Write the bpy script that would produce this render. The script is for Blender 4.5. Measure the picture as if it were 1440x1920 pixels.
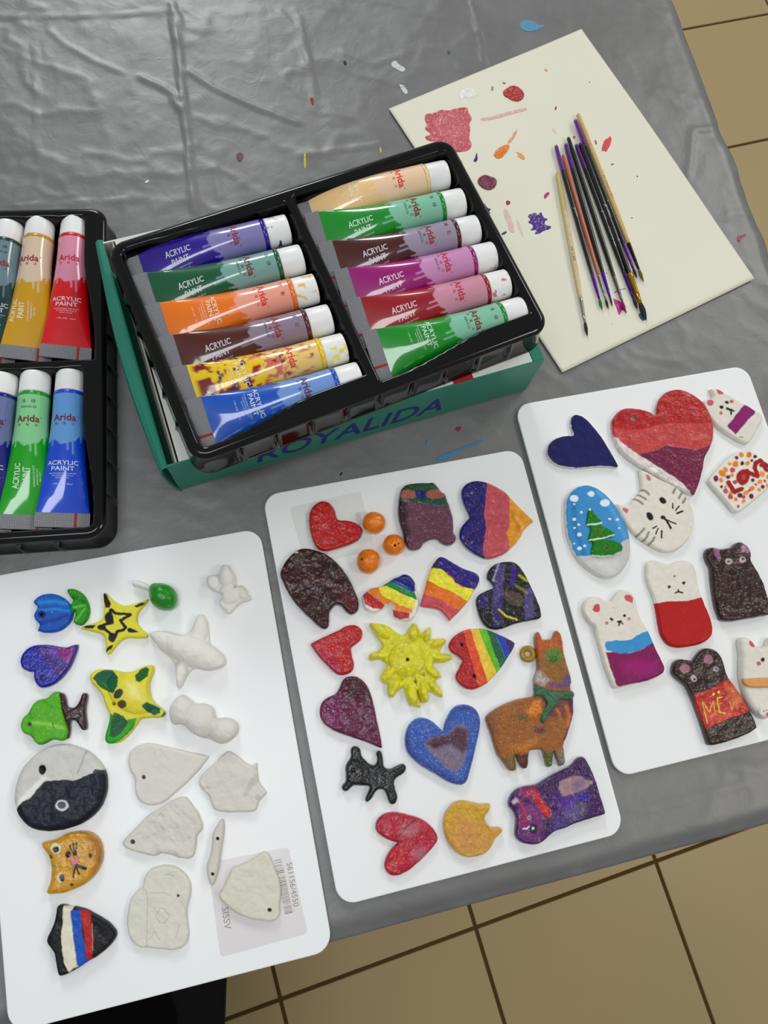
import bpy, bmesh, math, random
import numpy as np
from mathutils import Vector, Matrix, geometry

for o in list(bpy.data.objects): bpy.data.objects.remove(o, do_unlink=True)
S = bpy.context.scene
C = S.collection
random.seed(7)

# ------------------------------------------------------------------ camera, world, lights, exposure
F = 1440.0; PITCH = .2758; ROLL = .3203; H = .579          # metres above the table top (z = 0)
cp, sp, cr, sr = math.cos(PITCH), math.sin(PITCH), math.cos(ROLL), math.sin(ROLL)
R = np.array([[1, 0, 0], [0, cp, -sp], [0, sp, cp]]) @ np.array([[cr, -sr, 0], [sr, cr, 0], [0, 0, 1]])
cd = bpy.data.cameras.new('camera'); cam = bpy.data.objects.new('camera', cd); C.objects.link(cam)
cd.sensor_fit = 'HORIZONTAL'; cd.sensor_width = 36; cd.lens = 36.0 * F / 1440
cd.clip_start = .01
cam.matrix_world = Matrix.Translation((0, 0, H)) @ Matrix([list(r) for r in R]).to_4x4()
S.camera = cam

def U(x, y, z=0.):
    """world point on the horizontal plane z seen at photo pixel x, y"""
    d = R @ np.array([(x - 720) / F, -(y - 960) / F, -1.]); t = (z - H) / d[2]
    return np.array([d[0] * t, d[1] * t, z])

def PX(P):
    """photo pixel of world points (N,3)"""
    v = (np.asarray(P) - np.array([0, 0, H])) @ R
    return 720 + F * v[:, 0] / -v[:, 2], 960 - F * v[:, 1] / -v[:, 2]

W = bpy.data.worlds.new('world'); S.world = W; W.use_nodes = True
W.node_tree.nodes['Background'].inputs[0].default_value = (.95, .975, 1.0, 1)
W.node_tree.nodes['Background'].inputs[1].default_value = .30

def area(name, loc, target, sx, sy, power, col):
    l = bpy.data.lights.new(name, 'AREA'); l.shape = 'RECTANGLE'; l.size = sx; l.size_y = sy
    l.energy = power; l.color = col
    o = bpy.data.objects.new(name, l); C.objects.link(o); o.location = loc
    d = Vector(target) - Vector(loc); o.rotation_euler = d.to_track_quat('-Z', 'Y').to_euler()
    return o
area('ceiling_panel_near', (-.34, -.27, 1.95), (-.34, -.27, 0), 1.0, .32, 11, (.93, .965, 1)).rotation_euler = (0, 0, math.radians(32))
area('ceiling_panel_far', (-1.9, 3.2, 1.95), (-.2, .6, 0), .9, .9, 46, (.97, .985, 1))
area('ceiling_panel_far_right', (1.2, 2.6, 1.95), (.1, .5, 0), .9, .6, 18, (1, .98, .93))
area('ceiling_panel_right', (1.75, .25, 1.95), (.2, .1, 0), .6, .6, 11, (1, .94, .80))

S.view_settings.view_transform = 'Standard'; S.view_settings.look = 'None'
S.view_settings.gamma = 1; S.view_settings.use_curve_mapping = False
S.view_settings.exposure = 0.04

# ------------------------------------------------------------------ colours and materials
def lin(c, k=1.08):
    out = []
    for v in c:
        v = v / 255.; v = v / 12.92 if v <= .04045 else ((v + .055) / 1.055) ** 2.4
        out.append(min(max(v * k - .016 * (1 - v) ** 2, .0015), .9))
    return tuple(out)

def new_mat(name):
    m = bpy.data.materials.new(name); m.use_nodes = True
    nt = m.node_tree; return m, nt, nt.nodes['Principled BSDF']

def mat(name, col, rough=.5, metal=0, coat=0, bump=0, bscale=300, spec=.5, var=0, vscale=60, trans=0, distort=0, detail=3, alpha=1):
    m, nt, b = new_mat(name)
    b.inputs['Roughness'].default_value = rough; b.inputs['Metallic'].default_value = metal
    b.inputs['Coat Weight'].default_value = coat; b.inputs['Coat Roughness'].default_value = .06
    b.inputs['Specular IOR Level'].default_value = spec
    if alpha < 1: b.inputs['Alpha'].default_value = alpha
    tc = nt.nodes.new('ShaderNodeTexCoord')
    if col == 'attr':
        a = nt.nodes.new('ShaderNodeAttribute'); a.attribute_name = 'Col'; src = a.outputs['Color']
    else:
        rgb = nt.nodes.new('ShaderNodeRGB'); rgb.outputs[0].default_value = (*lin(col), 1); src = rgb.outputs[0]
    if var:
        n = nt.nodes.new('ShaderNodeTexNoise'); n.inputs['Scale'].default_value = vscale; n.inputs['Detail'].default_value = 5
        nt.links.new(tc.outputs['Object'], n.inputs['Vector'])
        mr = nt.nodes.new('ShaderNodeMapRange'); mr.inputs[1].default_value = .3; mr.inputs[2].default_value = .7
        mr.inputs[3].default_value = 1 - var; mr.inputs[4].default_value = 1 + var
        nt.links.new(n.outputs['Fac'], mr.inputs[0])
        mx = nt.nodes.new('ShaderNodeVectorMath'); mx.operation = 'SCALE'
        nt.links.new(src, mx.inputs[0]); nt.links.new(mr.outputs[0], mx.inputs['Scale']); src = mx.outputs[0]
    nt.links.new(src, b.inputs['Base Color'])
    if bump:
        n = nt.nodes.new('ShaderNodeTexNoise'); n.inputs['Scale'].default_value = bscale
        n.inputs['Detail'].default_value = detail; n.inputs['Distortion'].default_value = distort
        nt.links.new(tc.outputs['Object'], n.inputs['Vector'])
        bp = nt.nodes.new('ShaderNodeBump'); bp.inputs['Strength'].default_value = bump; bp.inputs['Distance'].default_value = .0006
        nt.links.new(n.outputs['Fac'], bp.inputs['Height']); nt.links.new(bp.outputs[0], b.inputs['Normal'])
        if coat: nt.links.new(bp.outputs[0], b.inputs['Coat Normal'])
    return m

M = {}
M['varnish'] = mat('glossy_acrylic_paint', 'attr', .34, coat=.7, spec=.2, bump=.35, bscale=900, var=.20, vscale=260, distort=1.0)
M['satin'] = mat('satin_acrylic_paint', 'attr', .5, coat=.05, spec=.3, bump=.2, bscale=600, var=.06, vscale=220, distort=.6)
M['rough'] = mat('gritty_glitter_paint', 'attr', .30, coat=.8, spec=.2, bump=1.0, bscale=1400, var=.38, vscale=700, distort=.5)
M['brushed'] = mat('brushed_metallic_paint', 'attr', .28, coat=1.0, spec=.2, bump=.8, bscale=900, var=.22, vscale=420, distort=2.2)
M['matte'] = mat('dried_white_clay', 'attr', .75, bump=.12, bscale=300, var=.025, vscale=120, spec=.3)
M['board'] = mat('white_laminate', (230, 232, 232), .38, bump=.03, bscale=90, var=.012, vscale=14)
M['blackplastic'] = mat('black_tray_plastic', (3, 3, 5), .12, coat=.0, bump=.05, bscale=120, spec=.4)
M['cap'] = mat('white_cap_plastic', (228, 230, 230), .36)
M['green'] = mat('green_box_print', (52, 128, 108), .42, var=.05, vscale=25, spec=.35)
M['boxwhite'] = mat('white_cardboard', (214, 214, 210), .6, var=.02)
M['kraft'] = mat('grey_cardboard_edge', (176, 168, 150), .8)
M['navyprint'] = mat('navy_print', (28, 26, 122), .45)
M['redstrip'] = mat('red_adhesive_strip', (150, 40, 40), .5)
M['paper'] = mat('cream_paper', (222, 219, 202), .8, var=.012, vscale=10, spec=.2)
M['smear'] = mat('thick_wet_paint', 'attr', .22, coat=.6, bump=.9, bscale=500, distort=1.5, var=.08, vscale=250)
M['drysmear'] = mat('dry_paint_stain', 'attr', .6, bump=.3, var=.1, vscale=400)
M['bodypaint'] = mat('printed_tube_film', 'attr', .34, coat=1.0, spec=.2, bump=.01, bscale=50)
M['chair'] = mat('black_chair_plastic', (5, 5, 5), .8, spec=.2)
M['redpad'] = mat('dark_red_seat_fabric', (30, 7, 7), .95, spec=.1)
M['steel'] = mat('painted_steel', (70, 70, 72), .4, metal=.6)
M['wood_under'] = mat('table_top_board', (150, 130, 100), .6)

# crimp: metal foil with a stamped grid
def grid_mat():
    m, nt, b = new_mat('stamped_tube_crimp')
    b.inputs['Roughness'].default_value = .38; b.inputs['Metallic'].default_value = .25
    a = nt.nodes.new('ShaderNodeAttribute'); a.attribute_name = 'Col'
    tc = nt.nodes.new('ShaderNodeTexCoord'); mp = nt.nodes.new('ShaderNodeMapping'); mp.inputs['Scale'].default_value = (900, 900, 0)
    nt.links.new(tc.outputs['Object'], mp.inputs[0])
    ck = nt.nodes.new('ShaderNodeTexVoronoi'); ck.inputs['Scale'].default_value = 1; ck.inputs['Randomness'].default_value = .0
    nt.links.new(mp.outputs[0], ck.inputs[0])
    mr = nt.nodes.new('ShaderNodeMapRange'); mr.inputs[1].default_value = .15; mr.inputs[2].default_value = .55
    mr.inputs[3].default_value = 1.35; mr.inputs[4].default_value = .45
    nt.links.new(ck.outputs['Distance'], mr.inputs[0])
    mx = nt.nodes.new('ShaderNodeVectorMath'); mx.operation = 'SCALE'
    nt.links.new(a.outputs['Color'], mx.inputs[0]); nt.links.new(mr.outputs[0], mx.inputs['Scale'])
    nt.links.new(mx.outputs[0], b.inputs['Base Color'])
    bp = nt.nodes.new('ShaderNodeBump'); bp.inputs['Strength'].default_value = .6; bp.inputs['Distance'].default_value = .0004; bp.invert = True
    nt.links.new(ck.outputs['Distance'], bp.inputs['Height']); nt.links.new(bp.outputs[0], b.inputs['Normal'])
    return m
M['crimp'] = grid_mat()

# ------------------------------------------------------------------ object helpers
def tag(o, label=None, cat=None, group=None, kind=None):
    if label: o['label'] = label
    if cat: o['category'] = cat
    if group: o['group'] = group
    if kind: o['kind'] = kind
    return o

def empty(name, loc=(0, 0, 0), rz=0, label=None, cat=None, group=None):
    o = bpy.data.objects.new(name, None); C.objects.link(o); o.location = loc; o.rotation_euler.z = rz
    o.empty_display_size = .01
    return tag(o, label, cat, group)

def mesh_obj(name, V, Fc, mats, parent=None, cols=None, smooth=True, midx=None, loc=None):
    me = bpy.data.meshes.new(name)
    V = np.asarray(V, dtype=np.float64)
    if loc is not None: V = V - np.asarray(loc)
    me.from_pydata(V.tolist(), [], [list(map(int, f)) for f in Fc])
    if not isinstance(mats, (list, tuple)): mats = [mats]
    for m in mats: me.materials.append(m)
    if midx is not None: me.polygons.foreach_set('material_index', np.asarray(midx, dtype=np.int32))
    if cols is not None:
        ca = me.color_attributes.new('Col', 'FLOAT_COLOR', 'POINT')
        a = np.ones((len(V), 4)); a[:, :3] = cols; ca.data.foreach_set('color', a.ravel())
    me.polygons.foreach_set('use_smooth', np.full(len(me.polygons), bool(smooth)))
    me.update()
    o = bpy.data.objects.new(name, me); C.objects.link(o)
    if loc is not None: o.location = loc
    if parent is not None: o.parent = parent
    return o

class MB:
    """collects simple solids into one mesh"""
    def __init__(s): s.V = []; s.F = []; s.mi = []
    def add(s, V, Fc, mi=0):
        n = len(s.V); s.V += [tuple(v) for v in V]; s.F += [tuple(i + n for i in f) for f in Fc]; s.mi += [mi] * len(Fc)
    def box(s, x0, x1, y0, y1, z0, z1, mi=0):
        V = [(x, y, z) for z in (z0, z1) for y in (y0, y1) for x in (x0, x1)]
        s.add(V, [(0, 2, 3, 1), (4, 5, 7, 6), (0, 1, 5, 4), (2, 6, 7, 3), (0, 4, 6, 2), (1, 3, 7, 5)], mi)
    def loops(s, L, mi=0, cap0=True, cap1=True):
        n = len(L[0]); V = [p for l in L for p in l]; Fc = []
        for k in range(len(L) - 1):
            for i in range(n):
                j = (i + 1) % n; Fc.append((k * n + i, k * n + j, (k + 1) * n + j, (k + 1) * n + i))
        if cap0: Fc.append(tuple(range(n))[::-1])
        if cap1: Fc.append(tuple(range((len(L) - 1) * n, len(L) * n)))
        s.add(V, Fc, mi)
    def build(s, name, mats, parent=None, smooth=False, cols=None):
        o = mesh_obj(name, s.V, s.F, mats, parent, cols, smooth, s.mi)
        b = bmesh.new(); b.from_mesh(o.data); bmesh.ops.recalc_face_normals(b, faces=b.faces); b.to_mesh(o.data); b.free()
        return o

def vnoise(x, y, seed=0):
    """smooth value noise, -1..1"""
    x = np.asarray(x, float) + seed * 17.31; y = np.asarray(y, float) + seed * 9.17
    xi = np.floor(x).astype(np.int64); yi = np.floor(y).astype(np.int64); xf = x - xi; yf = y - yi
    def h(a, b):
        n = (a * 374761393 + b * 668265263 + seed * 1274126177) & 0xffffffff
        n = ((n ^ (n >> 13)) * 1274126177) & 0xffffffff; n = n ^ (n >> 16)
        return (n & 0xffff) / 32767.5 - 1
    u = xf * xf * (3 - 2 * xf); v = yf * yf * (3 - 2 * yf)
    return (h(xi, yi) * (1 - u) + h(xi + 1, yi) * u) * (1 - v) + (h(xi, yi + 1) * (1 - u) + h(xi + 1, yi + 1) * u) * v

def fbm(x, y, seed=0, oc=4):
    t = 0; a = 1.; f = 1.
    for i in range(oc): t = t + a * vnoise(x * f, y * f, seed + i); a *= .5; f *= 2.03
    return t / 1.6

def sstep(a, b, x):
    t = np.clip((x - a) / (b - a), 0, 1); return t * t * (3 - 2 * t)

def chaikin(P, n=2):
    P = np.asarray(P, float)
    for _ in range(n):
        Q = np.roll(P, -1, 0); P = np.stack([P * .75 + Q * .25, P * .25 + Q * .75], 1).reshape(-1, 2)
    return P

def resample(P, step):
    P = np.asarray(P); Q = np.vstack([P, P[:1]]); d = np.hypot(*(Q[1:] - Q[:-1]).T); s = np.r_[0, np.cumsum(d)]
    n = max(12, int(s[-1] / step)); t = np.linspace(0, s[-1], n, endpoint=False)
    return np.stack([np.interp(t, s, Q[:, 0]), np.interp(t, s, Q[:, 1])], 1)

def sdist(X, Y, P, closed=True):
    """signed distance (+ inside) to polygon P, or unsigned to a polyline"""
    X = np.asarray(X); Y = np.asarray(Y); P = np.asarray(P, float)
    A = P; B = np.roll(P, -1, 0)
    if not closed: A, B = P[:-1], P[1:]
    best = np.full(X.shape, 1e18); ins = np.zeros(X.shape, bool)
    for (ax, ay), (bx, by) in zip(A, B):
        dx, dy = bx - ax, by - ay; L = dx * dx + dy * dy + 1e-20
        t = np.clip(((X - ax) * dx + (Y - ay) * dy) / L, 0, 1)
        best = np.minimum(best, (X - ax - t * dx) ** 2 + (Y - ay - t * dy) ** 2)
        if closed and ay != by:
            ins ^= ((ay > Y) != (by > Y)) & (X < (bx - ax) * (Y - ay) / (by - ay) + ax)
    d = np.sqrt(best)
    return np.where(ins, d, -d) if closed else d

# crops of the photograph the outlines were measured in: origin and scale
K = {'A': (0, 980, 4), 'B': (220, 1020, 4), 'D': (0, 1380, 4), 'E': (210, 1360, 3.349), 'G': (500, 840, 4), 'H': (740, 840, 4),
     'I': (580, 1240, 4), 'S': (680, 1150, 8), 'L': (880, 1170, 6.545), 'M': (940, 1400, 6.857), 'N': (960, 690, 3),
     'Q': (1310, 700, 6.857), 'W': (1140, 860, 8), 'X': (1080, 1080, 8), 'O': (1060, 1020, 3.789), 'Y': (1300, 1000, 10.1),
     'Z': (1360, 1180, 10.66), 'P': (0, 0, 1), 'R': (720, 40, 2), 'T': (780, 240, 5.143), 'V': (600, 690, 3.6), 'J': (1030, 420, 6.857)}
def kp(k, a):
    x0, y0, s = K[k]; a = np.asarray(a, float).reshape(-1, 2)
    return a / s + np.array([x0, y0])

class Paint:
    """colours mesh vertices by where brush strokes lie; strokes in photo pixels"""
    def __init__(s, k, X, Y, base, seed):
        s.k = k; s.X = X; s.Y = Y; s.seed = seed
        s.c = np.tile(np.array(lin(base)), (len(X), 1)); s.h = np.zeros(len(X))
        s.wx = X + 1.1 * fbm(X / 7, Y / 7, seed + 3); s.wy = Y + 1.1 * fbm(X / 7, Y / 7, seed + 5)
    def put(s, w, col, h):
        c = np.array(lin(col)); w = np.clip(w, 0, 1)[:, None]; s.c = s.c * (1 - w) + c * w; s.h = s.h + w[:, 0] * h
    def poly(s, col, pts, soft=.9, dry=0, h=.00012):
        P = kp(s.k, pts); d = sdist(s.wx, s.wy, P); w = sstep(-soft, soft, d)
        if dry: w = w * sstep(-.5, .2, fbm(s.X / 2.2, s.Y / 2.2, s.seed + 11, 2) + .7 - dry)
        s.put(w, col, h)
    def ell(s, col, x, y, rx, ry=None, rot=0, soft=.9, dry=0, h=.00008):
        (cx, cy), = kp(s.k, [x, y]); q = K[s.k][2]; ry = rx if ry is None else ry; a = math.radians(rot)
        dx, dy = s.wx - cx, s.wy - cy; u = dx * math.cos(a) + dy * math.sin(a); v = -dx * math.sin(a) + dy * math.cos(a)
        r = np.sqrt((u / (rx / q)) ** 2 + (v / (ry / q)) ** 2); d = (1 - r) * min(rx, ry) / q
        w = sstep(-soft, soft, d)
        if dry: w = w * sstep(-.5, .2, fbm(s.X / 2.2, s.Y / 2.2, s.seed + 12, 2) + .7 - dry)
        s.put(w, col, h)
    def line(s, col, pts, wd, soft=.7, h=.00012):
        P = kp(s.k, pts); d = wd / K[s.k][2] / 2 - sdist(s.wx, s.wy, P, False); s.put(sstep(-soft, soft, d), col, h)
    def speck(s, col, amt, scale=2.2, seed=0):
        n = vnoise(s.X / scale, s.Y / scale, s.seed + 31 + seed); s.put(sstep(1 - amt, 1 - amt + .25, n) * .8, col, 0)

def dome(X, Y, k, x, y, rx, ry, rot, h):
    (cx, cy), = kp(k, [x, y]); q = K[k][2]; a = math.radians(rot)
    dx, dy = X - cx, Y - cy; u = dx * math.cos(a) + dy * math.sin(a); v = -dx * math.sin(a) + dy * math.cos(a)
    r2 = (u / (rx / q)) ** 2 + (v / (ry / q)) ** 2
    return h * np.sqrt(np.clip(1 - r2, 0, 1))

SEED = [0]
def slab(name, k, outline, zb, t, base, mt, ops=None, rim=None, rimw=0, lumps=None, holes=(), edge=None, relief=.00022,
         parent=None, origin=None, step=None, smooth_n=2, dents=(), sharp=False, hole_in=()):
    """a modelled piece: outline (crop units) cut from clay t thick lying on height zb, painted by ops"""
    SEED[0] += 1; seed = SEED[0] * 7
    zc = zb + t * .6
    P = chaikin(kp(k, outline), smooth_n)
    Wd = np.array([U(x, y, zc)[:2] for x, y in P])
    step = step or .00046
    B = resample(Wd, step)
    if not sharp:
        ctr = B.mean(0); B = B + .00022 * np.stack([fbm(B[:, 0] / .004, B[:, 1] / .004, seed, 3), fbm(B[:, 0] / .004 + 50, B[:, 1] / .004, seed, 3)], 1)
    lo = B.min(0); hi = B.max(0)
    gx = np.arange(lo[0], hi[0], step); gy = np.arange(lo[1], hi[1], step * .87)
    GX, GY = np.meshgrid(gx, gy); GX = GX + (np.arange(len(gy)) % 2)[:, None] * step / 2
    GX = GX.ravel(); GY = GY.ravel()
    d = sdist(GX, GY, B); keep = d > step * .6
    pts = np.vstack([B, np.stack([GX[keep], GY[keep]], 1)])
    nb = len(B)
    r = geometry.delaunay_2d_cdt([Vector(p) for p in pts], [(i, (i + 1) % nb) for i in range(nb)], [], 1, 1e-8)
    V2 = np.array([(v[0], v[1]) for v in r[0]]); T = np.array(r[2])
    # keep only triangles inside the outline
    cen = V2[T].mean(1); ok = sdist(cen[:, 0], cen[:, 1], B) > 0; T = T[ok]
    ar = (V2[T[:, 1], 0] - V2[T[:, 0], 0]) * (V2[T[:, 2], 1] - V2[T[:, 0], 1]) - (V2[T[:, 1], 1] - V2[T[:, 0], 1]) * (V2[T[:, 2], 0] - V2[T[:, 0], 0])
    T[ar < 0] = T[ar < 0][:, ::-1]
    d = np.maximum(sdist(V2[:, 0], V2[:, 1], B), 0)
    X, Y = PX(np.column_stack([V2, np.full(len(V2), zc)]))
    edge = edge or min(t * .7, .0022)
    prof = np.sqrt(np.clip(1 - (1 - np.clip(d / edge, 0, 1)) ** 2, 0, 1))
    pt = Paint(k, X, Y, base, seed)
    if rim and rimw:
        n = rimw * (1 + .6 * fbm(X / 6, Y / 6, seed + 2)); pt.c = np.where((d < n)[:, None], np.array(lin(rim)), pt.c)
    mask = None
    if ops: 
        base_c = pt.c.copy(); ops(pt)
        if rim and rimw: w = sstep(0, .0003, d - n * 1.0)[:, None]; pt.c = np.array(lin(rim)) * (1 - w) + pt.c * w; pt.h *= w[:, 0]
    z = t * (.42 + .58 * prof) + relief * fbm(X / 15, Y / 15, seed + 1, 3) * prof + pt.h * prof
    if mt in ('varnish', 'brushed', 'rough'): z = z + {'rough': .00016, 'brushed': .00017, 'varnish': .00010}[mt] * fbm(X / 3.2, Y / 3.2, seed + 41, 2) * prof
    elif mt == 'satin': z = z + .00003 * fbm(X / 3.2, Y / 3.2, seed + 41, 2) * prof
    if lumps is not None:
        L = 0
        for l in lumps: L = np.maximum(L, dome(X, Y, k, *l))
        q = np.clip(d / .003, 0, 1) ** .6
        z = z + L * np.clip(d / .0012, 0, 1) * 1.0
    for (x, y, rr, dep) in dents:
        (cx, cy), = kp(k, [x, y]); rp = rr / K[k][2]; z = z - dep * np.exp(-((X - cx) ** 2 + (Y - cy) ** 2) / (rp * rp))
    for hh in holes:
        (cx, cy), = kp(k, hh[:2]); rp = hh[2] / K[k][2]
        dd = np.hypot(X - cx, Y - cy); w = sstep(rp + .5, rp - .5, dd)
        z = z * (1 - w) + w * .0003
        hc = hh[3] if len(hh) > 3 else (90, 85, 78)
        pt.c = pt.c * (1 - w[:, None]) + np.array(lin(hc)) * w[:, None]
    # rim walls and underside
    e = {}
    for a, b, c in T:
        for p, q in ((a, b), (b, c), (c, a)): e[(p, q)] = 1
    be = [pq for pq in e if (pq[1], pq[0]) not in e]
    bv = sorted({p for pq in be for p in pq}); mp = {v: i for i, v in enumerate(bv)}
    N = len(V2); nbv = len(bv)
    low = V2[bv] ; Vall = [np.column_stack([V2, zb + z]), np.column_stack([low, np.full(nbv, zb)])]
    cols = [pt.c, (np.tile(np.array(lin(rim)), (nbv, 1)) if rim else pt.c[bv])]
    if rim and not rimw: pt.c[bv] = pt.c[bv] * .5 + np.array(lin(rim)) * .5
    faces = T.tolist()
    for p, q in be: faces.append([q, p, N + mp[p], N + mp[q]])
    nxt = {p: q for p, q in be}; start = be[0][0]; loop = [start]; cur = nxt[start]
    while cur != start and len(loop) <= len(be): loop.append(cur); cur = nxt[cur]
    faces.append([N + mp[v] for v in loop][::-1])
    loc = origin if origin is not None else (*B.mean(0), zb)
    if parent is not None: loc = parent.location
    o = mesh_obj(name, np.vstack(Vall), faces, M[mt], None, np.vstack(cols), True, loc=np.array(loc, float))
    if parent is not None: o.parent = parent; o.location = (0, 0, 0)
    return o
# ------------------------------------------------------------------ floor: square tiles with recessed dark grout
FZ = -.78
def floor_mat():
    m, nt, b = new_mat('beige_floor_tile'); b.inputs['Roughness'].default_value = .33; b.inputs['Specular IOR Level'].default_value = .35
    tc = nt.nodes.new('ShaderNodeTexCoord')
    n = nt.nodes.new('ShaderNodeTexNoise'); n.inputs['Scale'].default_value = 2.5; n.inputs['Detail'].default_value = 6
    nt.links.new(tc.outputs['Object'], n.inputs[0])
    cr_ = nt.nodes.new('ShaderNodeValToRGB'); cr_.color_ramp.elements[0].position = .3; cr_.color_ramp.elements[1].position = .7
    cr_.color_ramp.elements[0].color = (*lin((166, 148, 109)), 1); cr_.color_ramp.elements[1].color = (*lin((172, 150, 112)), 1)
    nt.links.new(n.outputs['Fac'], cr_.inputs[0]); nt.links.new(cr_.outputs[0], b.inputs['Base Color'])
    return m
M['tile'] = floor_mat(); M['grout'] = mat('dark_grout', (82, 62, 34), .9, var=.15, vscale=40)
FO = np.array([.3531, -.2314]); FA = .6044; TS = .325
mb = MB(); ca, sa = math.cos(FA), math.sin(FA)
def fpt(u, v): return FO[0] + u * ca - v * sa, FO[1] + u * sa + v * ca
g = .0028
for i in range(-7, 7):
    for j in range(-5, 9):
        q = [fpt(i * TS + a, j * TS + b) for a, b in ((g, g), (TS - g, g), (TS - g, TS - g), (g, TS - g))]
        c = np.mean(q, 0); qi = [tuple(np.array(p) * .994 + c * .006) for p in q]
        mb.add([(*p, FZ) for p in qi] + [(*p, FZ - .0015) for p in q] + [(*p, FZ - .004) for p in q],
               [(0, 1, 2, 3)] + [(k, 4 + k, 4 + (k + 1) % 4, (k + 1) % 4) for k in range(4)] + [(4 + k, 8 + k, 8 + (k + 1) % 4, 4 + (k + 1) % 4) for k in range(4)])
q = [fpt(*p) for p in ((-7 * TS, -5 * TS), (7 * TS, -5 * TS), (7 * TS, 9 * TS), (-7 * TS, 9 * TS))]
mb.add([(*p, FZ - .0022) for p in q], [(0, 1, 2, 3)], 1)
tag(mb.build('floor', [M['tile'], M['grout']]), kind='structure')

# ------------------------------------------------------------------ table and its plastic cloth
f0 = U(1440, 1515)[:2]; f1 = U(620, 1735)[:2]; e1 = (f0 - f1) / np.linalg.norm(f0 - f1); e2 = np.array([-e1[1], e1[0]])
r0 = U(1240, 0)[:2]; r1 = U(1438, 490)[:2]
ur = ((r0 + r1) / 2 - f1) @ e1; CN = f1 + e1 * ur                      # front right corner of the table
TW, TD = 1.5, 1.25
def tp(u, v): return CN - u * e1 + v * e2
tz = -.004
mb = MB()
def tbox(u0, u1, v0, v1, z0, z1):
    V = [(*tp(u, v), z) for z in (z0, z1) for v in (v0, v1) for u in (u0, u1)]
    mb.add(V, [(0, 2, 3, 1)[::-1], (4, 5, 7, 6)[::-1], (0, 1, 5, 4)[::-1], (2, 6, 7, 3)[::-1], (0, 4, 6, 2)[::-1], (1, 3, 7, 5)[::-1]])
troot = empty('folding_table', (*tp(TW / 2, TD / 2), FZ), 0, 'folding table standing on the beige tiles under the grey plastic cloth', 'table')
def child(o, p):
    o.data.transform(Matrix.Translation(-p.location)); o.parent = p; return o
tbox(.012, TW, .012, TD, tz - .026, tz - .001); child(mb.build('tabletop', M['wood_under']), troot)
for u, v in ((.08, .08), (TW - .08, .08), (.08, TD - .08), (TW - .08, TD - .08)):
    mb = MB(); tbox(u - .016, u + .016, v - .016, v + .016, FZ, tz - .026); child(mb.build('leg', M['steel']), troot)

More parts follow.
